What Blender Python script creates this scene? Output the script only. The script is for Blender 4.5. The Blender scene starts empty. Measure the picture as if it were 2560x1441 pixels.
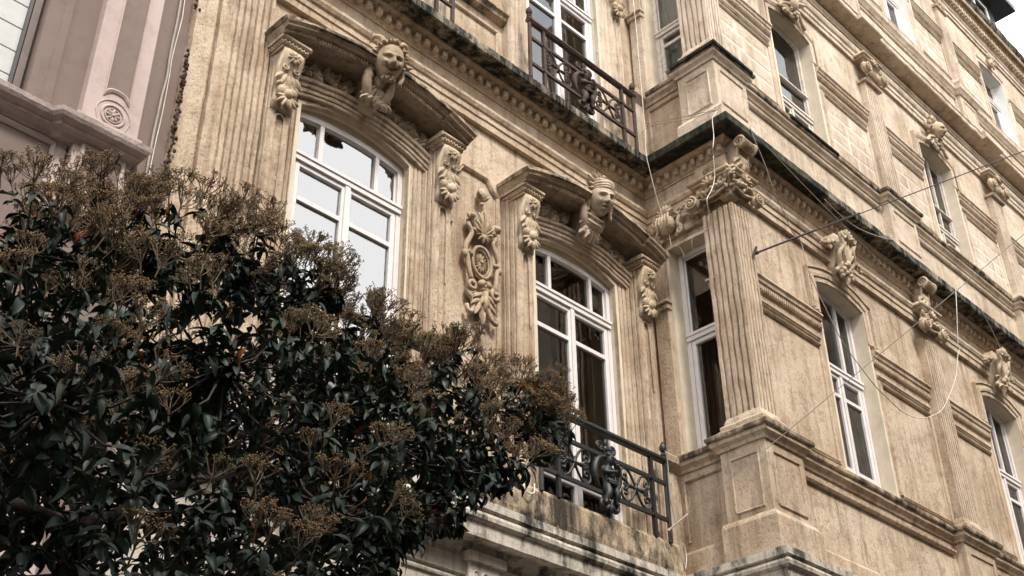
import bpy, bmesh, math, random
from mathutils import Vector, Matrix, noise
random.seed(7)
R = math.radians
scene = bpy.context.scene
# ------------------------------------------------------------------ camera
cam = bpy.data.cameras.new('camera'); camo = bpy.data.objects.new('camera', cam)
scene.collection.objects.link(camo); scene.camera = camo
YAW, PITCH, ROLL = 0.79641438, 0.57363916, -0.01344821
fw = Vector((math.sin(YAW)*math.cos(PITCH), math.cos(YAW)*math.cos(PITCH), math.sin(PITCH)))
rt = Vector((math.cos(YAW), -math.sin(YAW), 0)); up = rt.cross(fw)
c_, s_ = math.cos(ROLL), math.sin(ROLL)
rt2 = c_*rt + s_*up; up2 = -s_*rt + c_*up
M = Matrix.Identity(4)
for i in range(3):
    M[i][0] = rt2[i]; M[i][1] = up2[i]; M[i][2] = -fw[i]
CAM = Vector((0, -6.6, 1.6))
M.translation = CAM
camo.matrix_world = M
cam.sensor_width = 36; cam.lens = 3040.9/2560*36; cam.clip_start = .05; cam.clip_end = 3000
cam.dof.use_dof = False
# ------------------------------------------------------------------ sky, sun, exposure
SUN_TO = Vector((-0.22, -0.80, 1.05)).normalized()
world = bpy.data.worlds.new('World'); scene.world = world; world.use_nodes = True
nt = world.node_tree; nt.nodes.clear()
def wn(t, **k):
    n = nt.nodes.new(t)
    for a, b in k.items(): setattr(n, a, b)
    return n
wo = wn('ShaderNodeOutputWorld'); bg = wn('ShaderNodeBackground'); sky = wn('ShaderNodeTexSky')
sky.sky_type = 'NISHITA'; sky.sun_disc = False
sky.sun_elevation = math.asin(SUN_TO.z); sky.sun_rotation = math.atan2(SUN_TO.x, SUN_TO.y)
sky.air_density = 1.0; sky.dust_density = 2.5; sky.ozone_density = 1.0
tc = wn('ShaderNodeTexCoord'); mp = wn('ShaderNodeMapping'); mp.inputs['Scale'].default_value = (1.6, 1.6, 2.6)
nz = wn('ShaderNodeTexNoise'); nz.inputs['Scale'].default_value = 1.7; nz.inputs['Detail'].default_value = 7; nz.inputs['Roughness'].default_value = .55
rp = wn('ShaderNodeValToRGB'); rp.color_ramp.elements[0].position = .36; rp.color_ramp.elements[1].position = .52
rp.color_ramp.elements[0].color = (.15, .15, .15, 1); rp.color_ramp.elements[1].color = (1, 1, 1, 1)
cl = wn('ShaderNodeMixRGB'); cl.inputs[2].default_value = (14.4, 14.3, 14.3, 1)      # bright cloud deck
nt.links.new(tc.outputs['Generated'], mp.inputs[0]); nt.links.new(mp.outputs[0], nz.inputs['Vector'])
nt.links.new(nz.outputs[0], rp.inputs[0]); nt.links.new(rp.outputs[0], cl.inputs[0])
nt.links.new(sky.outputs[0], cl.inputs[1]); nt.links.new(cl.outputs[0], bg.inputs[0])
bg.inputs[1].default_value = .085
nt.links.new(bg.outputs[0], wo.inputs[0])
sl = bpy.data.lights.new('sun', 'SUN'); sl.energy = 1.5; sl.angle = R(10); sl.color = (1, .94, .86)
so = bpy.data.objects.new('sun', sl); scene.collection.objects.link(so)
so.rotation_euler = (-SUN_TO).to_track_quat('-Z', 'Y').to_euler(); so.location = (0, -20, 30)
vs = scene.view_settings; vs.view_transform = 'Standard'; vs.look = 'None'; vs.exposure = 1.45; vs.gamma = 1; vs.use_curve_mapping = False
try: scene.cycles.max_bounces = 4; scene.cycles.transparent_max_bounces = 6
except Exception: pass
# ------------------------------------------------------------------ materials
MATS = {}
class NT:
    def __init__(s, name):
        s.m = bpy.data.materials.new(name); s.m.use_nodes = True; s.t = s.m.node_tree; s.t.nodes.clear(); MATS[name] = s.m
        s.out = s.n('ShaderNodeOutputMaterial'); s.p = s.n('ShaderNodeBsdfPrincipled'); s.l(s.p.outputs[0], s.out.inputs[0])
        s.geo = None
    def n(s, t, **k):
        x = s.t.nodes.new(t)
        for a, b in k.items(): setattr(x, a, b)
        return x
    def l(s, a, b): s.t.links.new(a, b)
    def pos(s):
        if not s.geo: s.geo = s.n('ShaderNodeNewGeometry')
        return s.geo.outputs['Position']
    def noise(s, scale, detail=5, rough=.55, sc=(1, 1, 1), loc=(0, 0, 0), dist=0):
        m = s.n('ShaderNodeMapping'); m.inputs['Scale'].default_value = sc; m.inputs['Location'].default_value = loc
        s.l(s.pos(), m.inputs[0]); x = s.n('ShaderNodeTexNoise')
        x.inputs['Scale'].default_value = scale; x.inputs['Detail'].default_value = detail; x.inputs['Roughness'].default_value = rough
        x.inputs['Distortion'].default_value = dist
        s.l(m.outputs[0], x.inputs['Vector']); return x.outputs[0]
    def ramp(s, v, a, b, lo=0., hi=1.):
        x = s.n('ShaderNodeMapRange'); x.inputs[1].default_value = a; x.inputs[2].default_value = b
        x.inputs[3].default_value = lo; x.inputs[4].default_value = hi; s.l(v, x.inputs[0]); return x.outputs[0]
    def mix(s, f, a, b, mode='MIX'):
        x = s.n('ShaderNodeMixRGB', blend_type=mode)
        for i, v in ((0, f), (1, a), (2, b)):
            if isinstance(v, (int, float)): x.inputs[i].default_value = v
            elif isinstance(v, tuple): x.inputs[i].default_value = (*v, 1)
            else: s.l(v, x.inputs[i])
        return x.outputs[0]
    def math(s, op, a, b=0.):
        x = s.n('ShaderNodeMath', operation=op)
        for i, v in ((0, a), (1, b)):
            if isinstance(v, (int, float)): x.inputs[i].default_value = v
            else: s.l(v, x.inputs[i])
        return x.outputs[0]
    def bump(s, h, strength, dist=.01):
        b = s.n('ShaderNodeBump'); b.inputs['Strength'].default_value = strength; b.inputs['Distance'].default_value = dist
        s.l(h, b.inputs['Height']); s.l(b.outputs[0], s.p.inputs['Normal'])
def stone(name, base, light, dark, patch=(.40, .60), streak=.6, dirt=.6, bump=.5, soot=0., soot_col=(.02, .02, .019)):
    t = NT(name)
    big = t.noise(1.5, 4, .65); mid = t.noise(7, 5, .72)
    col = t.mix(t.ramp(big, *patch), base, light)
    col = t.mix(t.ramp(mid, .50, .70, 0, .55), col, dark)
    st = t.noise(10, 4, .70, (1, 1, .08), (3, 1, 0))
    col = t.mix(t.ramp(st, .51, .67, 0, streak), col, dark)
    wash = t.noise(.8, 5, .7, (1, 1, .7), (4, 2, 6))
    col = t.mix(t.ramp(wash, .53, .70, 0, streak*.5), col, dark)
    col = t.mix(t.ramp(st, .46, .33, 0, .55), col, light)
    pits = t.noise(58, 3, .65, (1, 1, .45))
    col = t.mix(t.ramp(pits, .58, .70, 0, dirt*.8), col, tuple(c*.55 for c in dark))
    if soot:
        sn = t.noise(3.4, 5, .72, (1, 1, .55), (2, 8, 3))
        f = t.math('MULTIPLY', t.ramp(sn, .50 - soot*.18, .62 - soot*.12), t.ramp(st, .35, .55, .5, 1))
        col = t.mix(f, col, soot_col)
    t.l(col, t.p.inputs['Base Color']); t.p.inputs['Roughness'].default_value = .93
    t.p.inputs['Specular IOR Level'].default_value = .15
    bn = t.noise(24, 4, .8, (1, 1, .55), (1, 1, 1))
    t.bump(t.math('ADD', bn, t.math('MULTIPLY', t.ramp(pits, .5, .75), -.45)), min(1, bump*1.25), .022)
    return t.m
stone('stone_tan', (.445, .337, .236), (.582, .470, .355), (.195, .138, .092))
stone('stone_pale', (.482, .378, .278), (.630, .528, .418), (.228, .165, .113), patch=(.36, .58), streak=.5, dirt=.4)
stone('stone_carved', (.410, .312, .212), (.555, .450, .335), (.115, .081, .052), streak=.35, dirt=.55, bump=.3)
stone('stone_grimy', (.31, .232, .155), (.44, .345, .245), (.105, .075, .048), streak=.5, dirt=.7, bump=.6)
stone('stone_sooty', (.40, .305, .205), (.54, .430, .310), (.155, .110, .070), streak=.6, dirt=.5, soot=.45, soot_col=(.05, .042, .033))
stone('slab_black', (.33, .275, .200), (.50, .430, .330), (.13, .105, .075), soot=1.0, soot_col=(.016, .018, .017), bump=.8)
stone('slab_moss', (.070, .072, .042), (.130, .120, .078), (.035, .042, .024), soot=.7, soot_col=(.014, .017, .013), bump=.9)
stone('sill_black', (.05, .045, .040), (.12, .105, .085), (.02, .019, .018), soot=.9, soot_col=(.010, .010, .011), bump=.7)
stone('marble_pale', (.47, .420, .355), (.58, .535, .470), (.26, .200, .140), streak=.75, dirt=.25, bump=.25)
stone('marble_streaked', (.45, .400, .330), (.57, .520, .450), (.17, .138, .108), streak=.7, dirt=.3, soot=.06, soot_col=(.045, .042, .040), bump=.3)
stone('mortar', (.60, .525, .430), (.69, .615, .52), (.42, .345, .262), streak=.3, dirt=.2, bump=.5)
stone('stone_far', (.20, .170, .135), (.28, .240, .195), (.16, .125, .090))
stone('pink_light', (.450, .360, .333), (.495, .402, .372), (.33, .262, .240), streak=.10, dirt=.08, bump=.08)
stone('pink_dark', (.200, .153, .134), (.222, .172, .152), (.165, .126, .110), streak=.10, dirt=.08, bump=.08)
stone('pink_ledge', (.37, .300, .272), (.46, .380, .350), (.20, .158, .140), streak=.3, dirt=.3, bump=.25)
def plain(name, col, rough=.6, var=.08, bump=.0, scale=14, metal=0, spec=.5):
    t = NT(name); v = t.noise(scale, 5, .6)
    dk = tuple(c*(1-var*3) for c in col); lt = tuple(min(1, c*(1+var)) for c in col)
    t.l(t.mix(t.ramp(v, .35, .68), dk, lt), t.p.inputs['Base Color']); t.p.inputs['Roughness'].default_value = rough
    t.p.inputs['Metallic'].default_value = metal; t.p.inputs['Specular IOR Level'].default_value = spec
    if bump: t.bump(t.noise(scale*4, 4), bump, .006)
    return t.m
plain('cream_paint', (.67, .580, .445), .75, .05, .12, 5)
plain('white_frame', (.72, .68, .66), .38, .03)
plain('white_wood', (.62, .56, .49), .6, .10, .3, 22)
plain('dark_frame', (.035, .030, .028), .5)
plain('brown_frame', (.115, .080, .066), .5, .08)
plain('iron_black', (.017, .019, .019), .5, .14, .25, 30, 0, .5)
plain('iron_rust', (.070, .044, .034), .75, .16, .4, 26, 0, .3)
plain('cable_white', (.66, .61, .53), .5)
plain('cable_grey', (.33, .29, .245), .6)
plain('steel_dark', (.03, .027, .024), .5)
plain('curtain', (.50, .50, .48), .9, .10, .0, 3)
plain('blind_white', (.72, .72, .70), .9, .02, .0, 3)
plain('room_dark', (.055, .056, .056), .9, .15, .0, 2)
plain('shutter_white', (.47, .48, .465), .55, .03)
plain('zinc', (.055, .060, .066), .45, .10, .2, 6)
plain('asphalt', (.055, .053, .05), .9, .2, .4, 8)
plain('pavement', (.14, .130, .118), .85, .15, .3, 6)
plain('bark', (.050, .036, .028), .9, .2, .7, 30)
plain('stalk', (.125, .080, .043), .8, .15)
plain('twig', (.040, .027, .020), .8, .15)
plain('bud', (.235, .145, .056), .85, .18, .0, 60)
plain('bud_green', (.150, .142, .055), .85, .18, .0, 60)
plain('dry_moss', (.085, .045, .022), .95, .3, .0, 40)
def leafmat(name, a, b, rough=.42, back=None):
    t = NT(name); v = t.noise(7, 3, .6); inf = t.n('ShaderNodeObjectInfo')
    c = t.mix(t.ramp(v, .35, .65), a, b)
    if back:
        if not t.geo: t.pos()
        c = t.mix(t.geo.outputs['Backfacing'], c, back)
    t.l(c, t.p.inputs['Base Color']); t.p.inputs['Roughness'].default_value = rough
    t.p.inputs['Specular IOR Level'].default_value = .20
    return t.m
leafmat('leaf_green', (.006, .013, .009), (.019, .034, .021), .44, (.022, .038, .022))
leafmat('leaf_olive', (.022, .027, .013), (.038, .040, .020), .42, (.036, .042, .024))
leafmat('leaf_red', (.17, .045, .015), (.27, .085, .028), .45, (.26, .10, .05))
def glassmat(name, f0, tint=(.93, .97, .97)):
    t = NT(name); t.t.nodes.remove(t.p)
    lw = t.n('ShaderNodeFresnel'); lw.inputs['IOR'].default_value = f0
    tr = t.n('ShaderNodeBsdfTransparent'); tr.inputs[0].default_value = (*tint, 1)
    gl = t.n('ShaderNodeBsdfGlossy'); gl.inputs['Roughness'].default_value = .012
    v = t.noise(1.6, 2, .5); b = t.n('ShaderNodeBump'); b.inputs['Strength'].default_value = .035; b.inputs['Distance'].default_value = .05
    t.l(v, b.inputs['Height']); t.l(b.outputs[0], gl.inputs['Normal'])
    mx = t.n('ShaderNodeMixShader'); t.l(lw.outputs[0], mx.inputs[0]); t.l(tr.outputs[0], mx.inputs[1]); t.l(gl.outputs[0], mx.inputs[2])
    t.l(mx.outputs[0], t.out.inputs[0]); return t.m
glassmat('glass', 2.05, (.80, .88, .87)); glassmat('glass_coated', 3.5, (.93, .97, .97))
# ------------------------------------------------------------------ mesh helpers
COL = scene.collection
def front(y0): return lambda u, o, z: (u, y0-o, z)
def side(x0): return lambda u, o, z: (x0-o, -u, z)
ID = lambda u, o, z: (u, o, z)
def tag(o, label=None, cat=None, group=None, kind=None):
    if label: o['label'] = label
    if cat: o['category'] = cat
    if group: o['group'] = group
    if kind: o['kind'] = kind
    return o
def setparent(o, parent):
    if parent is None: return
    o.parent = parent
    o.matrix_parent_inverse = Matrix.Translation(-Vector(parent['_b'])) if '_b' in parent.keys() else Matrix.Identity(4)
BASES = []
def thing(name, base, label, cat, group=None):
    e = bpy.data.objects.new(name, None); COL.objects.link(e); e.location = base; e['_b'] = tuple(base); BASES.append(e)
    e.empty_display_size = .3
    return tag(e, label, cat, group)
def mitre(path, left=False, closed=False):
    out = []; n = len(path)
    for i, p in enumerate(path):
        ns = []
        for a, b in ((i-1, i), (i, i+1)):
            if closed: a %= n; b %= n
            elif a < 0 or b >= n: continue
            d = Vector(path[b])-Vector(path[a])
            if d.length < 1e-9: continue
            d.normalize(); ns.append(Vector((-d.y, d.x)) if left else Vector((d.y, -d.x)))
        if len(ns) == 2:
            k = max(.25, 1+ns[0].dot(ns[1])); v = (ns[0]+ns[1])/k
        else: v = ns[0]
        out.append(v)
    return out
def subdiv(path, step):
    out = [tuple(path[0])]
    for a, b in zip(path[:-1], path[1:]):
        L = math.hypot(b[0]-a[0], b[1]-a[1]); k = max(1, int(round(L/step)))
        for i in range(1, k+1): out.append((a[0]+(b[0]-a[0])*i/k, a[1]+(b[1]-a[1])*i/k))
    return out
class MB:
    def __init__(s, tf=ID): s.v = []; s.f = []; s.tf = tf
    def add(s, vs, fs):
        n = len(s.v); s.v += [tuple(v) for v in vs]; s.f += [tuple(i+n for i in f) for f in fs]
    def box(s, a, b, c, d, e, f):
        s.add([(a, c, e), (b, c, e), (b, d, e), (a, d, e), (a, c, f), (b, c, f), (b, d, f), (a, d, f)],
              [(0, 1, 2, 3), (7, 6, 5, 4), (0, 4, 5, 1), (1, 5, 6, 2), (2, 6, 7, 3), (3, 7, 4, 0)])
    def cbox(s, a, b, c, d, e, f, k=.01):
        # box with its outer (o = d) rim chamfered
        s.add([(a, c, e), (b, c, e), (b, c, f), (a, c, f), (a, d-k, e), (b, d-k, e), (b, d-k, f), (a, d-k, f), (a+k, d, e+k), (b-k, d, e+k), (b-k, d, f-k), (a+k, d, f-k)],
              [(0, 1, 5, 4), (1, 2, 6, 5), (2, 3, 7, 6), (3, 0, 4, 7), (4, 5, 9, 8), (5, 6, 10, 9), (6, 7, 11, 10), (7, 4, 8, 11), (8, 9, 10, 11)])
    def quad(s, *p): s.add(p, [tuple(range(len(p)))])
    def grid(s, fn, nu, nv, wrap=False):
        vs = [fn(i/nu, j/nv) for j in range(nv+1) for i in range(nu+(0 if wrap else 1))]
        w = nu if wrap else nu+1; fs = []
        for j in range(nv):
            for i in range(nu):
                i2 = (i+1) % w if wrap else i+1
                fs.append((j*w+i, j*w+i2, (j+1)*w+i2, (j+1)*w+i))
        s.add(vs, fs)
    def ball(s, c, r, nu=8, nv=6):
        if isinstance(r, (int, float)): r = (r, r, r)
        def fn(u, v):
            a = u*2*math.pi; b = -math.pi/2+v*math.pi
            return (c[0]+r[0]*math.cos(a)*math.cos(b), c[1]+r[1]*math.sin(a)*math.cos(b), c[2]+r[2]*math.sin(b))
        s.grid(fn, nu, nv, True)
    def tube(s, pts, r, n=6, caps=True):
        pts = [Vector(p) for p in pts]; m = len(pts)
        rs = r if isinstance(r, (list, tuple)) else [r]*m
        prev = None; vs = []; fs = []
        for i, p in enumerate(pts):
            t = (pts[min(i+1, m-1)]-pts[max(i-1, 0)])
            if t.length < 1e-9: t = Vector((0, 0, 1))
            t.normalize()
            if prev is None:
                a = Vector((0, 0, 1)) if abs(t.z) < .9 else Vector((1, 0, 0)); prev = t.cross(a).normalized()
            prev = (prev-t*prev.dot(t))
            if prev.length < 1e-6: prev = t.orthogonal()
            prev.normalize(); q = t.cross(prev)
            for k in range(n):
                a = 2*math.pi*k/n; vs.append(p+(prev*math.cos(a)+q*math.sin(a))*rs[i])
        for i in range(m-1):
            for k in range(n):
                fs.append((i*n+k, i*n+(k+1) % n, (i+1)*n+(k+1) % n, (i+1)*n+k))
        if caps: fs += [tuple(range(n))[::-1], tuple(range((m-1)*n, m*n))]
        s.add(vs, fs)
    def petal(s, c, ang, L, W, D, tipo=0., nu=4, nv=6, cup=.35):
        # a leaf lying on the wall: from c along ang (in the u-z plane), length L, width W, swelling D outward, its tip lifted by tipo
        du, dz = math.cos(ang), math.sin(ang)
        def fn(a, t):
            w = W*(math.sin(math.pi*min(1, .12+.88*t))**.8)*(1 if t < .97 else .15)
            x = (a-.5)*w; o = D*math.sin(math.pi*(.15+.8*t))*(1-cup*(2*a-1)**2*3*.6)+tipo*t*t
            if abs(a-.5) > .49: o -= D*.5
            return (c[0]+du*L*t-dz*x, c[1]+max(-.02, o), c[2]+dz*L*t+du*x)
        s.grid(fn, nu, nv)
    def spiral(s, c, r0, turns, a0, dr, tube, n=6, o1=0., seg=14):
        # volute in the u-z plane
        pts = []; rs = []; N = max(6, int(abs(turns)*seg))
        for i in range(N+1):
            t = i/N; a = a0+turns*2*math.pi*t; r = r0*(1-t*dr)
            pts.append((c[0]+r*math.cos(a), c[1]+o1*t, c[2]+r*math.sin(a))); rs.append(tube*(1-.45*t))
        s.tube(pts, rs, n)
    def path(s, pts, r, n=6, sm=3):
        # smooth tube through points (Catmull-Rom)
        s.tube(crom(pts, sm), r, n)
    def sweep(s, path, prof, step=.12, caps=True):
        # prof: (outward offset, z) polygon; path: plan polyline, outside on its right
        p = subdiv(path, step); ns = mitre(p); k = len(prof); vs = []; fs = []
        for (x, y), nn in zip(p, ns):
            for o, z in prof: vs.append((x+nn.x*o, y+nn.y*o, z))
        for i in range(len(p)-1):
            for j in range(k):
                fs.append((i*k+j, i*k+(j+1) % k, (i+1)*k+(j+1) % k, (i+1)*k+j))
        if caps: fs += [tuple(range(k)), tuple(range((len(p)-1)*k, len(p)*k))[::-1]]
        s.add(vs, fs)
    def archsweep(s, path, prof, caps=True):
        # path (u, z), outside on its left; prof: (distance outward in the wall plane, o)
        ns = mitre(path, True); k = len(prof); vs = []; fs = []
        for (u, z), nn in zip(path, ns):
            for d, o in prof: vs.append((u+nn.x*d, o, z+nn.y*d))
        for i in range(len(path)-1):
            for j in range(k):
                fs.append((i*k+j, i*k+(j+1) % k, (i+1)*k+(j+1) % k, (i+1)*k+j))
        if caps: fs += [tuple(range(k)), tuple(range((len(path)-1)*k, len(path)*k))[::-1]]
        s.add(vs, fs)
    def merge(s, other, fn=None):
        s.add([fn(*v) if fn else v for v in other.v], other.f)
    def mesh(s, name, mat, jit=0., smooth=False, freq=6., recalc=True):
        vs = [s.tf(*v) for v in s.v]
        if jit:
            q = []
            for v in vs:
                p = Vector(v); d = noise.noise_vector(p*freq)*jit + noise.noise_vector(p*freq*3.7+Vector((9, 3, 1)))*jit*.6
                q.append(tuple(p+d))
            vs = q
        me = bpy.data.meshes.new(name); me.from_pydata(vs, [], s.f); me.materials.append(MATS[mat])
        if recalc:
            bm = bmesh.new(); bm.from_mesh(me); bmesh.ops.recalc_face_normals(bm, faces=bm.faces); bm.to_mesh(me); bm.free()
        if smooth: me.polygons.foreach_set('use_smooth', [True]*len(me.polygons))
        me.update(); return me
    def build(s, name, mat, parent=None, jit=0., smooth=False, freq=6., kind=None, label=None, recalc=True):
        me = s.mesh(name, mat, jit, smooth, freq, recalc)
        o = bpy.data.objects.new(name, me); COL.objects.link(o); setparent(o, parent)
        if kind: o['kind'] = kind
        if label: o['label'] = label
        return o
def crom(pts, sm=3):
    P = [Vector(p) for p in pts]
    if len(P) < 3: return P
    P = [P[0]*2-P[1]]+P+[P[-1]*2-P[-2]]; out = []
    for i in range(1, len(P)-2):
        for k in range(sm):
            t = k/sm; a, b, c, d = P[i-1], P[i], P[i+1], P[i+2]
            out.append(.5*((2*b)+(c-a)*t+(2*a-5*b+4*c-d)*t*t+(3*b-a-3*c+d)*t**3))
    out.append(P[-2]); return out
def arc(c, half, zs, rise, n=14):
    if rise < 1e-4: return [(c-half, zs), (c+half, zs)]
    rad = (half*half+rise*rise)/(2*rise); zc = zs+rise-rad; a0 = math.asin(half/rad)
    return [(c+rad*math.sin(-a0+2*a0*i/n), zc+rad*math.cos(-a0+2*a0*i/n)) for i in range(n+1)]
def archpath(c, half, z0, zs, rise, n=14): return [(c-half, z0)]+arc(c, half, zs, rise, n)+[(c+half, z0)]
def wall_open(mb, u0, u1, z0, z1, ops, o=0.):
    # wall face with arched openings (c, half, zb, zs, rise)
    x = u0
    for c, h, zb, zs, rise in sorted(ops):
        mb.quad((x, o, z0), (c-h, o, z0), (c-h, o, z1), (x, o, z1))
        if zb > z0+1e-4: mb.quad((c-h, o, z0), (c+h, o, z0), (c+h, o, zb), (c-h, o, zb))
        a = arc(c, h, zs, rise)
        for p, q in zip(a[:-1], a[1:]): mb.quad((p[0], o, p[1]), (q[0], o, q[1]), (q[0], o, z1), (p[0], o, z1))
        x = c+h
    mb.quad((x, o, z0), (u1, o, z0), (u1, o, z1), (x, o, z1))
# ================================================================== SETTING
g = MB(); g.quad((-400, -400, 0), (400, -400, 0), (400, 400, 0), (-400, 400, 0)); tag(g.build('street', 'asphalt'), kind='structure')
g = MB(); g.box(-60, 60, -2.6, 3, -.2, .13); tag(g.build('pavement', 'pavement'), kind='structure')
g = MB(); g.box(-60, 60, -12.6, -10.2, -.2, .13); tag(g.build('pavement', 'pavement'), kind='structure')
# ================================================================== STONE BUILDING
YB, XS = -1.08, 8.90
F0, FB, FS = front(0), front(YB), side(XS)
PATH = [(3.165, 0), (XS, 0), (XS, YB), (27, YB)]
WX = [10.91, 14.80, 18.56, 22.35]; PX = [12.90, 16.72, 20.50, 24.3]
C1, C2 = 4.83, 7.61
BLD = thing('stone_building', (9, 0, 0), 'weathered ochre limestone building with carved window surrounds, deep cornices and projecting bay', 'building')
UP = 4.55
lw = MB(F0); wall_open(lw, 3.165, XS, 0, 5.0, [], .03)
w = MB(F0)
wall_open(w, 3.165, XS, 5.0, 9.8, [(C1, .595, 5.6, 8.37, .13), (C2, .595, 5.6, 8.37, .13)])
wall_open(w, 3.165, XS, 9.8, 19, [(C1, .595, 10.14, 12.9, .13), (C2, .595, 10.14, 12.9, .13)])
w.build('wall', 'stone_tan', BLD, label='tan recessed wall with the two large windows')
lw.build('ground_floor_wall', 'marble_pale', BLD)
w = MB(FS)
wall_open(w, 0, 1.08, 5.0, 9.8, [(.50, .24, 6.6, 9.03, .0)])
wall_open(w, 0, 1.08, 9.8, 19, [(.50, .24, 11.29, 13.5, .0)])
wall_open(w, 0, 1.08, 0, 5.0, [])
w.build('wall', 'stone_tan', BLD, label='narrow return wall of the projecting bay')
w = MB(FB)
wall_open(w, XS, 27, 5.0, 9.8, [(x, .49, 6.6, 8.94, .10) for x in WX])
w.build('wall', 'stone_tan', BLD, label='front wall of the bay, first tall storey')
w = MB(FB)
wall_open(w, XS, 27, 9.8, 14.2, [(x, .49, 11.27, 13.20, .10) for x in WX])
wall_open(w, XS, 27, 14.2, 18.7, [(x, .48, 15.62, 17.36, .03) for x in WX])
w.build('wall', 'stone_pale', BLD, label='paler front wall of the bay, upper storeys')
w = MB(FB); wall_open(w, XS, 27, 0, 5.0, []); w.build('ground_floor_wall', 'marble_pale', BLD)
b = MB(); b.box(3.165, 27, .9, 12, 0, 18.7); b.build('core', 'room_dark', BLD)
# ------------------------------------------------------------------ horizontal bands
def band(name, mat, prof, path=PATH, jit=.004, step=.1, label=None, freq=6):
    m = MB(); m.sweep(path, prof, step); return m.build(name, mat, BLD, jit, freq=freq, label=label)
ARCHIT = [(-.05, 9.36), (.05, 9.36), (.052, 9.435), (.066, 9.442), (.068, 9.505), (.086, 9.515), (.105, 9.55), (.105, 9.583), (-.05, 9.60)]
band('architrave', 'stone_tan', ARCHIT)
band('bed_moulding', 'stone_tan', [(-.05, 9.835), (.016, 9.835), (.022, 9.85), (.04, 9.862), (.045, 9.875), (.045, 9.968), (.065, 9.972), (.10, 9.985), (.125, 10.005), (.13, 10.02), (-.05, 10.02)])
SLAB = [(-.05, 10.021), (.285, 10.021), (.30, 10.035), (.303, 10.125), (.29, 10.14), (-.05, 10.15)]
cor = band('cornice', 'slab_black', SLAB, [(3.165, 0), (XS, 0), (XS, -.32)], .007, .07, 'black weathered cornice slab over the recessed front')
band('cornice', 'slab_moss', SLAB, [(XS, -.32), (XS, YB), (10.55, YB)], .006, .07, 'mossy green corner of the cornice slab')
cor2 = band('cornice', 'slab_black', SLAB, [(10.55, YB), (27, YB)], .008, .07, 'black cornice slab over the bay')
# dentils: single blocks where they can be told apart
dm = MB(); dm.cbox(-.030, .030, -.01, .058, 0, .082, .010)
def dentil(tf2, rot, parent, me, jitter=True):
    o = bpy.data.objects.new('dentil', me); COL.objects.link(o); o.location = tf2; o.rotation_euler = (random.uniform(-.03, .03), 0, rot+random.uniform(-.03, .03))
    o.scale = (random.uniform(.85, 1.08), random.uniform(.8, 1.1), random.uniform(.86, 1.05))
    setparent(o, parent); return o
dmf = MB(lambda u, o, z: (u, -o, z)); dmf.merge(dm); dme = dmf.mesh('dentil', 'stone_carved')
u = 3.30
while u < 8.80: dentil((u, -.044, 9.880), 0, cor, dme); u += .118
u = .16
while u < 1.12: dentil((XS-.044, -u, 9.880), -math.pi/2, cor, dme); u += .118
u = 8.93
while u < 15.2: dentil((u, YB-.044, 9.880), 0, cor2, dme); u += .118
far = MB(FB)
while u < 27: far.cbox(u-.03, u+.03, .04, .10, 9.88, 9.962); u += .118
far.build('dentil_row', 'stone_carved', BLD, .003, kind='stuff')
# pale marble cornice over the ground floor
PALE = [(-.05, 5.33), (.285, 5.33), (.303, 5.322), (.305, 5.255), (.292, 5.243), (.270, 5.240), (.270, 5.230), (.292, 5.224), (.303, 5.198), (.298, 5.168), (.276, 5.150), (.262, 5.147), (.256, 5.035), (.238, 5.025), (.11, 5.045), (.075, 5.00), (.045, 4.975), (.04, 4.93), (-.05, 4.93)]
pale = band('string_cornice', 'marble_streaked', PALE, PATH, .003, .08, 'grey white moulded stone cornice with dark rain streaks')
band('fascia', 'marble_pale', [(.0, 4.93), (.06, 4.93), (.06, 4.80), (.045, 4.79), (.0, 4.79)])
for a, bb in ((5.05, 5.30), (5.50, 6.08), (6.56, 7.30)):                # ground floor frieze panels
    fz = MB(F0); fz.archsweep([(a, 4.30), (a, 4.80-.06), (bb, 4.80-.06), (bb, 4.30)], [(0, .025), (0, .05), (.015, .055), (.03, .05), (.03, .025)])
    fz.build('frieze_panel_frame', 'marble_pale', BLD, .002)
tg = MB(F0); tg.cbox(6.14, 6.48, .03, .10, 4.2, 4.93, .01); tg.box(6.11, 6.51, .03, .135, 4.90, 4.975)
for k in (-1, 0, 1):
    pts = [(6.31+k*.1+.033*math.cos(a), .103, 4.80+.033*math.sin(a)) for a in [math.pi*i/8 for i in range(9)]]
    tg.tube([(6.31+k*.1+.033, .1, 4.2)]+pts+[(6.31+k*.1-.033, .1, 4.2)], .009, 5)
tg.build('triglyph', 'marble_pale', BLD, .002)
# ------------------------------------------------------------------ balcony ledge under the recessed windows
m = MB(); m.sweep([(3.9, -.02), (8.60, -.02)], [(-.02, 5.32), (.262, 5.32), (.272, 5.37), (.268, 5.58), (.25, 5.615), (.20, 5.625), (-.02, 5.63)], .06)
m.build('balcony_ledge', 'stone_sooty', BLD, .012, freq=4)
m = MB(); m.sweep([(3.9, -.0), (8.78, -.0)], [(0, 10.14), (.26, 10.14), (.265, 10.17), (0, 10.172)], .06); m.build('balcony_ledge', 'stone_sooty', BLD, .006)
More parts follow.
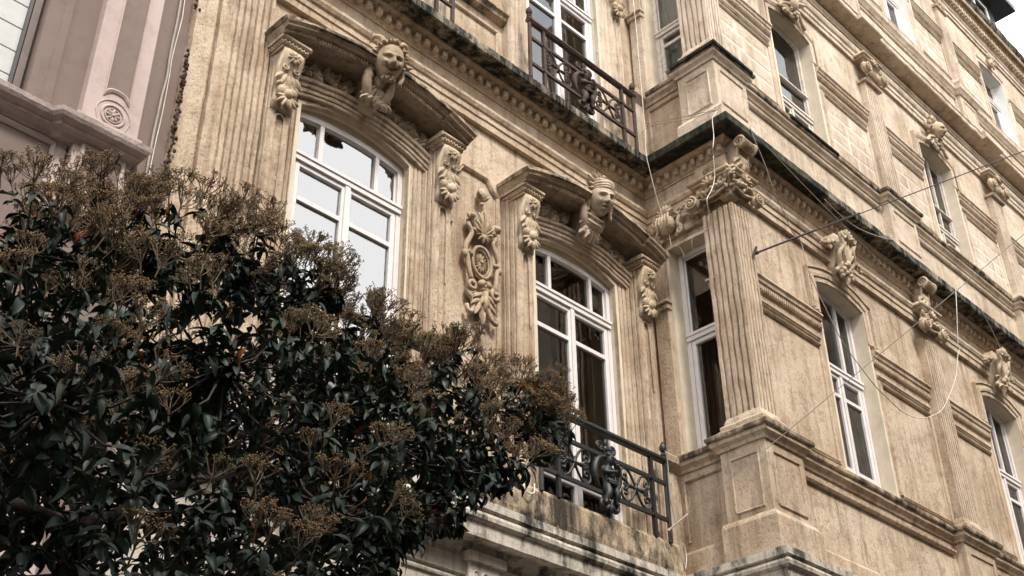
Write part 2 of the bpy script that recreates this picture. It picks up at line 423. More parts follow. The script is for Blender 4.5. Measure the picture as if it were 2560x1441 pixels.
# ------------------------------------------------------------------ pilaster at the party wall
def fl(p, q, n, depth=.018, gap=.60, edge=.5):
    # points along p->q with n flutes cut in (outside on the right)
    p = Vector(p); q = Vector(q); d = q-p; L = d.length; d /= L; nn = Vector((d.y, -d.x)); out = []
    w = L/(n+edge)          # pitch
    s0 = (L-n*w)/2
    for i in range(n):
        a = s0+i*w+gap*w/2; bq = s0+(i+1)*w-gap*w/2
        for t in range(6):
            f = t/5; x = a+(bq-a)*f; out.append(p+d*x-nn*depth*1.45*math.sin(math.pi*f)**.5)
    return [tuple(v) for v in out]
def extrude(mb, plan, z0, z1, step=.12, cap=True):
    k = max(1, int((z1-z0)/step)); n = len(plan)
    vs = [(x, y, z0+(z1-z0)*j/k) for j in range(k+1) for x, y in plan]
    fs = [(j*n+i, j*n+i+1, (j+1)*n+i+1, (j+1)*n+i) for j in range(k) for i in range(n-1)]
    mb.add(vs, fs)
    if cap: mb.add([(x, y, z1) for x, y in plan], [tuple(range(n))]); mb.add([(x, y, z0) for x, y in plan], [tuple(range(n))])
for z0, z1 in ((4.98, 9.36), (10.16, 19)):
    m = MB(); plan = [(3.165, .02), (3.165, -.10), (3.33, -.10), (3.335, -.05), (3.365, -.05), (3.37, -.10), (3.44, -.10), (3.45, -.13)]+fl((3.45, -.13), (3.83, -.13), 6, .019)+[(3.83, -.13), (3.83, -.02), (3.83, .02)]
    extrude(m, plan, z0, z1); m.build('pilaster', 'stone_tan', BLD, .006)
m = MB()
random.seed(3)
for i in range(420):                                      # dry moss along the joint with the pink house
    z = 6.9+random.random()**1.0*2.6; k = max(0, noise.noise(Vector((0, 0, z*2.2)))+.25)
    if random.random() > k*1.6: continue
    r = random.uniform(.006, .016); m.ball((3.16+random.gauss(0, .010), -.085+random.gauss(0, .014), z), (r, r, r*1.3), 5, 4)
m.build('joint_moss', 'dry_moss', BLD, .004, kind='stuff')
# ------------------------------------------------------------------ WINDOWS
def window(tf, c, half, zb, zs, rise, of, ztr, parent=BLD, mat='white_frame', glass='glass', mulls=(-.30, .30), leaves=2, bars=(.80, .16), blind=None, label=None, lights=0, fw=.05, topbar=None):
    # frame following the opening, a transom, casement leaves and panes; of = front of the frame
    m = MB(tf); ns = 12
    P = archpath(c, half, zb, zs, rise, ns)
    m.archsweep(P, [(0, of), (-fw, of), (-fw, of-.06), (0, of-.06)])
    m.archsweep(P, [(.0, of-.03), (-fw-.018, of-.03), (-fw-.018, of-.055), (0, of-.055)])
    m.box(c-half, c+half, of-.06, of+.002, zb, zb+.05)
    m.box(c-half+.01, c+half-.01, of-.06, of+.018, ztr, ztr+.085); m.box(c-half+.01, c+half-.01, of-.05, of+.030, ztr+.05, ztr+.08)
    def topz(u):
        a = arc(c, half, zs, rise, 40)
        if rise < 1e-4: return zs
        for p, q in zip(a[:-1], a[1:]):
            if p[0] <= u <= q[0]: return p[1]+(q[1]-p[1])*(u-p[0])/(q[0]-p[0])
        return zs
    for x in mulls: m.box(c+x-.021, c+x+.021, of-.055, of-.004, ztr+.08, topz(c+x)-fw+.01)
    if topbar: m.box(c-half+.02, c+half-.02, of-.055, of+.004, topbar, topbar+.05); m.box(c-half+.02, c+half-.02, of-.05, of+.02, topbar+.01, topbar+.03)
    panes = []
    xs = [c-half+fw]+[c+x for x in mulls]+[c+half-fw]
    for a, b in zip(xs[:-1], xs[1:]): panes.append((a, b, ztr+.08, None))
    lw = (2*half-2*fw)/leaves
    for i in range(leaves):
        a = c-half+fw+i*lw; b = a+lw; z0 = zb+.05; z1 = ztr; st = .052
        m.cbox(a+.002, a+st, of-.05, of-.002, z0, z1, .008); m.cbox(b-st, b-.002, of-.05, of-.002, z0, z1, .008)
        m.cbox(a+.002, b-.002, of-.05, of-.004, z1-st, z1, .008); m.cbox(a+.002, b-.002, of-.05, of-.004, z0, z0+st*1.3, .008)
        zz = [z0+st*1.3]
        for bf in sorted(bars):
            zc = z0+(z1-z0)*bf; m.box(a+st, b-st, of-.05, of-.008, zc-.021, zc+.021); zz += [zc-.02, zc+.02]
        zz.append(z1-st)
        for k in range(0, len(zz), 2): panes.append((a+st, b-st, zz[k], zz[k+1]))
    if leaves == 2: m.box(c-.026, c+.026, of-.03, of+.012, zb+.05, ztr)
    win = m.build('window', mat, parent, .0008, label=label)
    for a, b, z0, z1 in panes:
        q = MB(tf); op = of-.034
        if z1 is None:
            pts = [(a, op, z0)]+[(b, op, z0)]+[(b-(b-a)*i/8, op, topz(b-(b-a)*i/8)-fw*.6) for i in range(9)]
            q.quad(*pts)
        else: q.quad((a-.005, op, z0-.005), (b+.005, op, z0-.005), (b+.005, op, z1+.005), (a-.005, op, z1+.005))
        q.build('pane', glass, win, recalc=False)
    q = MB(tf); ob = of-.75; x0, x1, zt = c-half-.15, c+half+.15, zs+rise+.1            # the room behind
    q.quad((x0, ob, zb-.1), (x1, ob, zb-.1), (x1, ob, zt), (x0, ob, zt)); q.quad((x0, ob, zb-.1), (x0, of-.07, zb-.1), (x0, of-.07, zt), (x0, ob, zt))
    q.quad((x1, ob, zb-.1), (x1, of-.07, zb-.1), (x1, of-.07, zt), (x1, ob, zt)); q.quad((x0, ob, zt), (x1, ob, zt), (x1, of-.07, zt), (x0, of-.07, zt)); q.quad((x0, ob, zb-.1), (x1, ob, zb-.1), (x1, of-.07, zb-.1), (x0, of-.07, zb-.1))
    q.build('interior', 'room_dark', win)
    if blind:
        a, b, z0, z1, mt = blind; q = MB(tf)
        q.grid(lambda s, t: (a+(b-a)*s, of-.14+.014*math.sin(s*(b-a)*58)+.006*math.sin(s*31), z0+(z1-z0)*t), max(4, int((b-a)/.02)), 2)
        q.build('curtain', mt, win, smooth=True)
    return win
def reveal(tf, c, half, zb, zs, rise, o0, o1, win, mat='cream_paint'):
    m = MB(tf); m.archsweep(archpath(c, half, zb, zs, rise, 14), [(-.004, o1), (-.004, o0), (.03, o0), (.03, o1)]); m.box(c-half, c+half, o0, o1-.01, zb-.04, zb)
    m.build('reveal', mat, win, .002)
BIGW = {}
for c, dz, zb in ((C1, 0, 5.6), (C2, 0, 5.6), (C1, UP, 10.14), (C2, UP, 10.14)):
    lowr = dz == 0
    wi = window(F0, c, .585, zb, 8.35+dz, .065, -.035, 7.86+dz if lowr else 12.12, glass='glass_coated' if (c == C1 and lowr) else 'glass',
                blind=(c-.55, c+.55, zb+.1, 8.45, 'blind_white') if (c == C1 and lowr) else ((c+.0, c+.30, zb+.1, 12.8, 'curtain') if not lowr else None),
                label={(C1, True): 'wide white arched window mirroring the bright sky', (C2, True): 'white arched french window with dark panes', (C1, False): 'upper window above the mask with vine hair', (C2, False): 'white upper window behind the rusty railing'}[(c, lowr)], bars=(.84, .16))
    q = MB(F0); a1 = arc(c, .60, 8.38+dz, .13, 20); a2 = arc(c, .60, 8.33+dz, .065, 20)
    for i in range(20): q.quad((a2[i][0], -.045, a2[i][1]), (a2[i+1][0], -.045, a2[i+1][1]), (a1[i+1][0], -.045, a1[i+1][1]), (a1[i][0], -.045, a1[i][1]))
    q.build('head_panel', 'cream_paint', wi)
    reveal(F0, c, .595, zb, 8.37+dz, .13, -.16, .048, wi); BIGW[(c, lowr)] = wi
sw = window(FS, .50, .24, 6.62, 9.02, 0, -.165, 7.94, mulls=(), leaves=1, bars=(), label='narrow white window in the return wall with black glass')
reveal(FS, .50, .245, 6.6, 9.03, 0, -.30, .01, sw)
su = window(FS, .50, .24, 11.31, 13.45, 0, -.165, 12.25, mat='white_wood', mulls=(), leaves=1, bars=(.80,), blind=(.27, .73, 11.4, 13.4, 'curtain'), label='narrow old wooden window in the return wall with pale blind')
reveal(FS, .50, .245, 11.29, 13.46, 0, -.30, .01, su)
for i, x in enumerate(WX):
    wi = window(FB, x, .48, 6.62, 8.94, .10, -.14, 7.98, mulls=(.16,) if i == 0 else (.1,), bars=(.80, .13), blind=(x+.05 if i == 0 else x-.1, x+.42, 6.7, 7.9 if i else 8.9, 'curtain') if i < 2 else None, label='%s tall arched window of the bay' % ('nearest', 'second', 'third', 'fourth')[i])
    reveal(FB, x, .49, 6.6, 8.94, .10, -.25, .02, wi)
    wi = window(FB, x, .48, 11.29, 13.20, .10, -.14, 11.85, mat='white_wood', mulls=() if i == 0 else (.1,), bars=(), topbar=12.28, blind=(x-.05, x+.35, 11.3, 12.2, 'curtain') if i != 2 else None, label='%s wooden window on the bay second storey' % ('nearest', 'second', 'third', 'fourth')[i])
    reveal(FB, x, .49, 11.27, 13.20, .10, -.25, .02, wi)
    wi = window(FB, x, .47, 15.64, 17.36, .03, -.14, 16.75, mat='white_frame', mulls=(.05,), bars=(), label='%s small window on the bay top storey' % ('nearest', 'second', 'third', 'fourth')[i])
    reveal(FB, x, .48, 15.62, 17.36, .03, -.25, .02, wi, 'blind_white')
# ================================================================== CARVED SURROUNDS OF THE RECESSED WINDOWS
def ext_z(mb, poly, z0, z1, step=.15):
    k = max(1, int((z1-z0)/step)); n = len(poly)
    mb.add([(u, o, z0+(z1-z0)*j/k) for j in range(k+1) for u, o in poly], [(j*n+i, j*n+(i+1) % n, (j+1)*n+(i+1) % n, (j+1)*n+i) for j in range(k) for i in range(n)]+[tuple(range(n)), tuple(range(k*n, k*n+n))])
def rosette(mb, c, r, n=8, d=.012):
    for i in range(n):
        a = 2*math.pi*i/n; mb.petal((c[0]+.22*r*math.cos(a), c[1], c[2]+.22*r*math.sin(a)), a, r*.8, r*.5, d, .004, 3, 4)
    mb.ball((c[0], c[1]+d*.6, c[2]), (r*.24, d, r*.24), 7, 5)
def fruit(mb, c, r, n, seed, squash=.8):
    rr = random.Random(seed)
    for i in range(n):
        a = rr.uniform(0, 6.28); q = r*math.sqrt(rr.random()); s = rr.uniform(.28, .45)*r
        mb.ball((c[0]+q*math.cos(a)*.8, c[1]+rr.uniform(0, .5)*r*squash, c[2]+q*math.sin(a)), (s, s*.9, s), 8, 6)
def console(parent, tf, c, ztop, o0, wd=.19):
    h = .60; m = MB(tf)
    # block with scrolled profile
    prof = [(o0-.06, ztop), (o0+.105, ztop), (o0+.115, ztop-.05), (o0+.10, ztop-.12), (o0+.06, ztop-.19), (o0+.055, ztop-.26), (o0+.04, ztop-.36), (o0+.02, ztop-.46), (o0+.008, ztop-.57), (o0-.06, ztop-.58)]
    k = len(prof); n = 4
    m.add([(c-wd/2+wd*i/n, o+(.012 if 0 < i < n else 0), z) for i in range(n+1) for o, z in prof], [(i*k+j, i*k+(j+1) % k, (i+1)*k+(j+1) % k, (i+1)*k+j) for i in range(n) for j in range(k)]+[tuple(range(k)), tuple(range(n*k, n*k+k))])
    rosette(m, (c, o0+.115, ztop-.075), .065, 9, .02)
    for s in (-1, 1):                                                     # small volutes under the rosette, side scrolls
        m.spiral((c+s*.055, o0+.085, ztop-.175), .035, 1.3*s, math.pi/2, .75, .012, 5)
    for i, a in enumerate((-2.2, -1.85, -1.57, -1.29, -.94)):              # hanging acanthus
        m.petal((c+.02*(i-2), o0+.045, ztop-.20), a, .15, .055, .03, .03, 3, 5)
    for i, a in enumerate((-2.3, -1.9, -1.57, -1.24, -.84)): m.petal((c+.025*(i-2), o0+.05, ztop-.30), a, .09, .04, .022, .02, 3, 4)
    fr = [(-.045, .075, -.40, .047), (.045, .078, -.395, .05), (0, .095, -.43, .045), (0, .066, -.485, .034), (0, .045, -.545, .022)]
    for u, o, z, r in fr: m.ball((c+u, o0+o-.02, ztop+z), (r, r*.85, r*1.05), 9, 7)
    for a in (-2.75, -2.35, -.39, -.79, -1.9, -1.24): m.petal((c, o0+.05, ztop-.45), a, .12, .06, .035, .03, 4, 5)
    return m.build('console', 'stone_carved', parent, .003, True)
# faces ------------------------------------------------------------------
def g2(x, z, cx, cz, sx, sz): return math.exp(-((x-cx)/sx)**2-((z-cz)/sz)**2)
def face_mesh(h, grin=False, nu=72, nv=64):
    # carved face, local x right, y forward, z up, height h
    W, Dp, H = .36*h, .40*h, .5*h
    def fn(u, v):
        a = -math.pi+2*math.pi*u; b = -math.pi/2+math.pi*v
        a = a-.35*math.sin(a)                                              # more points on the front
        cx, cy, cz = math.sin(a)*math.cos(b), math.cos(a)*math.cos(b), math.sin(b)
        jaw = 1-.24*max(0, -cz)**1.3
        x, z = cx*jaw, cz; d = 0.; X0, Z0 = x, cz
        x, z = x/1.25, (z+.06)/1.18
        if cy > 0:
            t = min(1, max(0, (.20-z)/.38))                                # nose ridge growing downwards
            if -.24 < z < .24: d += (.10+.22*t)*math.exp(-(x/(.075+.045*t))**2)*(1 if z > -.18 else max(0, 1-(-.18-z)/.06))
            d += .10*(g2(x, z, -.12, -.17, .06, .05)+g2(x, z, .12, -.17, .06, .05))
            fr = .05 if grin else 0
            d += .13*(g2(x, z, -.30, .24-fr, .20, .055)+g2(x, z, .30, .24-fr, .20, .055))                        # brow
            d -= .21*(g2(x, z, -.30, .10, .15, .075)+g2(x, z, .30, .10, .15, .075))                              # sockets
            d += .13*(g2(x, z, -.30, .085, .085, .042)+g2(x, z, .30, .085, .085, .042))                          # eyeballs
            d += (.16 if grin else .07)*(g2(x, z, -.43, -.16, .16, .13)+g2(x, z, .43, -.16, .16, .13))           # cheeks
            mw = .32 if grin else .19; zm = -.40+(1.1*x*x if grin else -.3*x*x)
            e = math.exp(-(x/mw)**6)
            d += .12*e*(math.exp(-((z-zm-.075)/.04)**2)+math.exp(-((z-zm+.085)/.045)**2))                        # lips
            d -= (.24 if grin else .12)*e*math.exp(-((z-zm)/(.05 if grin else .03))**2)
            d -= .07*g2(x, z, 0, -.60, .25, .05)
            d += .17*g2(x, z, 0, -.78, .20, .13)                                                                 # chin
        return (X0*W, (cy+d*1.35)*Dp, Z0*H)
    m = MB(); m.grid(fn, nu, nv, True); return m
def place(src, dst, c, pitch=0., yaw=0., s=1.):
    # put a local (x, y forward, z) mesh into (u, o, z)
    cp, sp, cy, sy = math.cos(pitch), math.sin(pitch), math.cos(yaw), math.sin(yaw)
    def fn(x, y, z):
        y, z = y*cp-z*sp, y*sp+z*cp
        x, y = x*cy-y*sy, x*sy+y*cy
        return (c[0]+x*s, c[1]+y*s, c[2]+z*s)
    dst.merge(src, fn)
def mask(parent, tf, c, kind):
    rr = random.Random(5 if kind == 'satyr' else 8)
    m = MB(tf); h = .36; cc = (c, .42, 8.955 if kind == 'satyr' else 8.945); pt = -.40
    place(face_mesh(h, kind == 'satyr'), m, cc, pt, .32)
    o = m.build('mask', 'stone_carved', parent, .002, True, 14, label='grinning stone mask with horns and vine hair' if kind == 'satyr' else 'calm stone female mask with a shell headdress')
    hm = MB()
    if kind == 'satyr':
        for i in range(170):                                               # vine curls round the crown and beside the cheeks
            a = rr.uniform(-.30, math.pi+.30); r = rr.uniform(.90, 1.16); w = rr.uniform(.010, .021)
            hm.ball((.140*r*math.cos(a), rr.uniform(-.10, .075)-.04*abs(math.cos(a)), .015+.155*r*math.sin(a)), (w, w*.9, w*.85), 6, 5)
        for i in range(34):
            a = rr.uniform(.15, math.pi-.15); hm.petal((.115*math.cos(a), rr.uniform(.02, .085)-.05*abs(math.cos(a)), .005+.135*math.sin(a)), a+rr.uniform(-.8, .8), .065, .05, .022, .03, 3, 4)
        for s in (-1, 1):
            hm.path([(s*.07, .0, .15), (s*.10, -.03, .215), (s*.15, -.08, .225), (s*.165, -.13, .18)], [.026, .026, .025, .024, .022, .02, .017, .014, .011, .008], 7, 3)   # horns
            hm.path([(s*.135, -.03, -.02), (s*.15, -.01, -.10), (s*.12, .01, -.18)], .02, 6)
            hm.petal((s*.13, -.02, .0), (.25 if s > 0 else math.pi-.25), .10, .05, .025, .02)
        for i in range(16): hm.ball((rr.uniform(-.055, .055), .085+rr.uniform(-.02, .02), -.165+rr.uniform(-.02, .015)), rr.uniform(.010, .018), 6, 5)
    else:
        for s in (-1, 1):                                                  # locks beside the face
            for k in range(5): hm.path([(s*(.105+.010*k), .02-.025*k, .11), (s*(.135+.010*k), .0-.02*k, .0), (s*(.115+.012*k), .0-.015*k, -.09), (s*(.135+.010*k), -.02-.01*k, -.18)], .014, 6, 4)
            for i in range(14): hm.ball((s*rr.uniform(.115, .16), rr.uniform(-.06, .01), rr.uniform(-.17, .10)), rr.uniform(.012, .020), 6, 5)
        for q_, (zz, oo, ww) in enumerate(((.098, .118, .015), (.122, .108, .018), (.150, .085, .022), (.178, .045, .022))):       # folded turban
            hm.path([(-.125, -.04, zz-.035), (-.085, oo*.55, zz), (0, oo, zz+.012), (.085, oo*.55, zz), (.125, -.04, zz-.035)], ww, 7, 4)
        hm.ball((.02, -.01, .165), (.10, .075, .055), 10, 7)
        for i, (a, L) in enumerate(((2.0, .15), (2.35, .19), (2.7, .20), (3.05, .18), (3.4, .15), (1.6, .12))):     # swept shell plumes
            hm.petal((-.02, -.04, .12), a, L, .075, .05, .07, 4, 6)
        hm.ball((-.02, .02, .225), (.022, .022, .022)); hm.spiral((-.17, -.04, .03), .05, 1.4, 0, .75, .018)
    q = MB(tf); place(hm, q, cc, pt, .32); q.build('headdress' if kind != 'satyr' else 'vine_hair', 'stone_carved', parent, .003, True, 14)
    k = MB(tf)                                                             # keystone behind: scroll collar with leaves
    prof = [(.02, 8.58), (.14, 8.58), (.20, 8.60), (.24, 8.66), (.26, 8.76), (.28, 8.98), (.30, 9.07), (.20, 9.10), (.02, 9.10)]
    n = len(prof); seg = 6
    k.add([(c+(i/seg-.5)*(.15+.10*(z-8.6)), o-.05*abs(i/seg-.5)*2, z) for i in range(seg+1) for o, z in prof], [(i*n+j, i*n+(j+1) % n, (i+1)*n+(j+1) % n, (i+1)*n+j) for i in range(seg) for j in range(n)]+[tuple(range(n)), tuple(range(seg*n, seg*n+n))])
    for s in (-1, 1):
        k.path([(c+s*.03, .20, 8.60), (c+s*.085, .25, 8.66), (c+s*.125, .29, 8.76), (c+s*.135, .31, 8.90), (c+s*.17, .28, 9.03)], [.026, .030, .034, .038, .042, .045, .045, .042, .038, .034, .03, .026, .02], 8, 3)
        k.spiral((c+s*.20, .26, 9.02), .045, 1.4*s, math.pi/2, .8, .020, 6)
    k.ball((c, .29, 8.82), (.075, .09, .11) if kind != 'satyr' else (.05, .06, .08), 12, 9)
    if kind != 'satyr': k.ball((c, .27, 8.70), (.125, .09, .075), 12, 8); k.path([(c-.11, .33, 8.77), (c, .385, 8.70), (c+.11, .33, 8.77)], .014, 6, 4); k.path([(c-.12, .30, 8.72), (c, .37, 8.645), (c+.12, .30, 8.72)], .014, 6, 4)
    for a in (-2.4, -1.95, -1.57, -1.2, -.75): k.petal((c, .25, 8.78 if kind == 'satyr' else 8.70), a, .20, .075, .06, -.04, 4, 5)
    for q_ in range(14): k.petal((c+random.uniform(-.09, .09), .25, 8.66+random.uniform(-.06, .10)), random.uniform(3.3, 6.1), .11, .055, .045, .02, 3, 4)
    k.build('keystone', 'stone_carved', parent, .004, True)
def rinceau(parent, tf, c, half, zs, rise):
    # leaf scroll frieze following the arch
    m = MB(tf); A = arc(c, half, zs, rise, 60); N = len(A); rr = random.Random(int(c*100))
    def at(s, d):
        i = min(N-2, max(0, int(s*(N-1)))); f = s*(N-1)-i; p, q = A[i], A[i+1]
        t = Vector((q[0]-p[0], q[1]-p[1])).normalized(); n = Vector((-t.y, t.x))
        return (p[0]+(q[0]-p[0])*f+n.x*d, p[1]+(q[1]-p[1])*f+n.y*d, math.atan2(t.y, t.x))
    for sg in (-1, 1):
        pts = []
        for i in range(40):
            t = i/39; s = .5+sg*(.08+.40*t); x, z, a = at(s, .075+.042*math.sin(t*20)); pts.append((x, .085, z))
        m.tube(pts, .015, 5)
        for i in range(7):
            t = (i+.5)/7; s = .5+sg*(.08+.40*t); x, z, a = at(s, .075)
            m.spiral((x, .09, z), .045, 1.2*sg*(1 if i % 2 else -1), rr.uniform(0, 6), .8, .011, 5)
            for k in range(5): m.petal((x+rr.uniform(-.04, .04), .085, z+rr.uniform(-.03, .03)), rr.uniform(0, 6.28), rr.uniform(.06, .10), .055, .040, .03, 3, 4)
            if i % 2 == 0: rosette(m, (x, .10, z), .045, 6, .03)
    m.build('leaf_frieze', 'stone_carved', parent, .003, True, 14)
for c, kind in ((C1, 'satyr'), (C2, 'lady')):
    a = MB(F0)
    jp = [(-.012, .0), (-.012, .046), (.030, .048), (.036, .030), (.044, .050), (.075, .054), (.080, .034), (.090, .060), (.122, .064), (.128, .040), (.138, .074), (.165, .076), (.175, .05), (.175, 0)]
    a.archsweep([(c-.60, 5.63)]+arc(c, .60, 8.37, .13, 20)+[(c+.60, 5.63)], jp)
    sur = a.build('window_surround', 'stone_tan', BLD, .005, label='carved surround with segmental hood and %s' % ('grinning mask' if kind == 'satyr' else 'female mask'))
    for s in (-1, 1):
        st = MB(F0); uc = c+s*.872
        half = [(-.135, 0), (-.135, .045), (-.116, .05), (-.128, .06), (-.122, .085), (-.098, .092), (-.112, .104), (-.108, .14), (-.090, .147), (-.102, .157), (-.100, .175), (-.088, .195), (-.048, .197), (-.040, .170)]
        ext_z(st, [(uc+x, o) for x, o in half]+[(uc-x, o) for x, o in half[::-1]], 5.63, 8.60)
        pts = [(uc-.045, .192, 7.2)]+[(uc+.045*math.cos(t), .192, 7.93+.05*math.sin(t)) for t in [math.pi-math.pi*i/8 for i in range(9)]]+[(uc+.045, .192, 7.2)]
        st.tube(pts, .009, 5)
        st.build('jamb_strip', 'stone_tan', sur, .005)
        console(sur, F0, uc, 8.575, .195)
        cp = MB(F0)                                                        # moulded cap over the console
        for z0, z1, e, o in ((8.575, 8.60, .115, .30), (8.60, 8.645, .128, .315), (8.645, 8.69, .150, .335)): cp.cbox(uc-e, uc+e, 0, o, z0, z1, .012)
        for i in range(7): cp.ball((uc-.11+.22*i/6, .318, 8.622), (.012, .012, .014), 5, 4)
        for i in range(9): cp.ball((uc-.13, .04+.26*i/8, 8.622), (.012, .012, .014), 5, 4)
        cp.build('console_cap', 'stone_carved', sur, .003)
    ar = MB(F0); ar.archsweep(arc(c, .775, 8.36, .155, 26), [(.0, .0), (.0, .085), (.022, .090), (.026, .076), (.034, .100), (.062, .104), (.066, .088), (.074, .118), (.100, .124), (.106, .104), (.118, .138), (.145, .146), (.160, .125), (.160, 0)])
    ar.build('arch_moulding', 'stone_tan', sur, .006)
    hd = MB(F0)
    hd.archsweep(arc(c, 1.045, 8.775, .205, 30), [(0, 0), (0, .385), (-.012, .405), (-.036, .405), (-.050, .385), (-.064, .378), (-.070, .345), (-.110, .340), (-.118, .305), (-.104, .295), (-.104, .09), (-.13, .07), (-.14, 0)])
    for s in (-1, 1):
        a0 = arc(c, 1.06, 8.77, .21, 40)
        seg = [p for p in a0 if .70 < s*(p[0]-c)] ; hd.archsweep(seg, [(.006, .0), (.006, .42), (-.03, .437), (-.05, .415), (-.066, .41), (-.074, .37), (-.105, .36), (-.105, 0)])
    hd.build('hood', 'stone_grimy', sur, .006)
    ht = MB(F0); ht.archsweep(arc(c, 1.065, 8.777, .205, 40), [(.004, .0), (.012, .36), (.004, .425), (-.028, .430), (-.036, .395), (-.02, 0)]); ht.build('hood_edge', 'stone_sooty', sur, .007, freq=5)
    bd = MB(F0); ra = arc(c, .68, 8.775+.12, .085, 46)
    for p in ra:
        if abs(p[0]-c) > .15: bd.ball((p[0], .343, p[1]-.088), (.011, .014, .018), 6, 5)
    bd.build('bead_row', 'stone_carved', sur, kind='stuff')
    rinceau(sur, F0, c, .80, 8.545, .155)
    mask(sur, F0, c, kind)
# upper storey: plainer surrounds
for c in (C1, C2):
    a = MB(F0)
    a.archsweep(archpath(c, .60, 10.17, 12.9, .13, 18), [(-.012, 0), (-.012, .045), (.05, .048), (.058, .060), (.10, .062), (.112, .08), (.15, .085), (.165, .06), (.165, 0)])
    sur = a.build('window_surround', 'stone_pale', BLD, .004, label='plain surround of the upper window above the %s mask' % ('grinning' if c == C1 else 'female'))
    for s in (-1, 1):
        st = MB(F0); uc = c+s*.86
        ext_z(st, [(uc-.10, 0), (uc-.10, .08), (uc-.085, .12), (uc-.05, .12), (uc-.045, .105), (uc-.015, .105), (uc-.01, .12), (uc+.01, .12), (uc+.015, .105), (uc+.045, .105), (uc+.05, .12), (uc+.085, .12), (uc+.10, .08), (uc+.10, 0)], 10.17, 13.0)
        st.build('jamb_strip', 'stone_pale', sur, .004)
        console(sur, F0, uc, 12.85, .11, .16)
# raised panel edge and carved medallion between the two windows
m = MB(F0); m.archsweep([(5.98, 8.05), (5.98, 8.62), (6.05, 8.66), (6.10, 8.74), (6.40, 8.74), (6.45, 8.66), (6.53, 8.60), (6.53, 5.7)], [(0, 0), (0, .018), (.010, .03), (.022, .018), (.034, .03), (.045, .0)])
m.build('panel_moulding', 'stone_tan', BLD, .004)
def medallion(tf, c, zc):
    m = MB(tf); U = lambda x, z, o=.03: (c+x*.86, o*1.3, zc+z*(1.12 if z > 0 else 1))
    def ring(cx, cz, rx, rz, tube, o, n=28, tilt=0):
        m.tube([(c+cx+rx*math.cos(a)*math.cos(tilt)-rz*math.sin(a)*math.sin(tilt), o, zc+cz+rx*math.cos(a)*math.sin(tilt)+rz*math.sin(a)*math.cos(tilt)) for a in [2*math.pi*i/n for i in range(n+1)]], tube, 7, False)
    ring(0, 0, .118, .165, .018, .06); ring(0, 0, .095, .138, .010, .05)
    m.grid(lambda a, b: (c+.12*b*math.cos(a*6.2832), .035-.012*b, zc+.16*b*math.sin(a*6.2832)), 24, 4)
    for i in range(16):
        a = 2*math.pi*i/16; m.petal((c+.022*math.cos(a), .036, zc+.028*math.sin(a)), a, .062+.016*abs(math.sin(a)), .020, .022, .006, 3, 4)
    m.ball(U(0, 0, .05), (.02, .018, .02))
    for i, a in enumerate((.35, .75, 1.15, 1.57, 1.99, 2.39, 2.79)):       # palmette
        L = (.15, .20, .26, .30, .26, .20, .15)[i]; m.petal(U(.0, .24, .03), a, L, .075, .055, .03, 5, 7, .2)
        ex, ez = L*.86*math.cos(a), .24+L*.86*math.sin(a); m.tube(crom([U(.012*math.cos(a), .25, .05), U(ex*.6, .24+(ez-.24)*.6, .085), U(ex, ez, .075)], 3), .010, 5)
    for i, a in enumerate((3.6, 4.1, 4.71, 5.3, 5.8)): m.petal(U(0, .27, .05), a, .10, .05, .035, .02)
    m.ball(U(0, .68, .045), (.055, .045, .075), 10, 8); [m.petal(U(.0, .62, .05), a, .10, .045, .03, .03) for a in (.7, 1.2, 1.57, 1.95, 2.5)]
    m.ball(U(0, .585, .04), (.025, .03, .025))
    for s in (-1, 1):                                                      # strapwork scrolls
        m.path([U(s*.175, .36), U(s*.20, .30, .05), U(s*.155, .235, .05), U(s*.20, .15, .05), U(s*.245, .06, .05), U(s*.215, -.03, .05), U(s*.195, -.16, .055), U(s*.165, -.25, .06)], .024, 7, 4)
        m.spiral(U(s*.19, .375, .05), .048, -1.2*s, -math.pi/2, .7, .028, 7, .04); m.ball(U(s*.19, .375, .085), (.03, .03, .03))
        m.spiral(U(s*.175, -.31, .055), .058, 1.2*s, math.pi/2, .7, .028, 7, .03)
        m.path([U(s*.15, .02, .05), U(s*.22, .03, .06)], .022, 6); m.ball(U(s*.25, .0, .05), (.032, .03, .045))
        m.path([U(s*.14, -.22, .04), U(s*.20, -.36, .045), U(s*.13, -.46, .05), U(s*.14, -.56, .05), U(s*.20, -.58, .05), U(s*.215, -.52, .05)], .022, 7, 4)
    fr = random.Random(4)
    for i in range(12): m.ball(U(fr.uniform(-.07, .07), -.255+fr.uniform(-.06, .05), .05+fr.uniform(0, .03)), fr.uniform(.02, .036), 7, 5)
    for i, a in enumerate((-2.75, -2.35, -1.95, -1.57, -1.19, -.79, -.39)): # bottom acanthus
        L = (.14, .20, .24, .29, .24, .20, .14)[i]; m.petal(U(0, -.36, .03), a, L, .085, .05, .05, 5, 7, .3)
    for i, a in enumerate((-2.5, -1.9, -1.2, -.6)): m.petal(U(0, -.34, .05), a, .16, .07, .045, .03)
    m.tube([U(0, -.34, .085), U(0, -.48, .085), U(0, -.58, .06)], [.03, .024, .008], 6)
    m.ball(U(0, -.70, .035), (.035, .035, .045)); [m.petal(U(0, -.67, .03), a, .075, .045, .03, .02) for a in (-2.2, -1.57, -.95)]
    return m.build('medallion', 'stone_carved', BLD, .004, True, 12, label='tall carved stone medallion with oval rosette, palmette and scrolls')
medallion(F0, 6.30, 7.74)
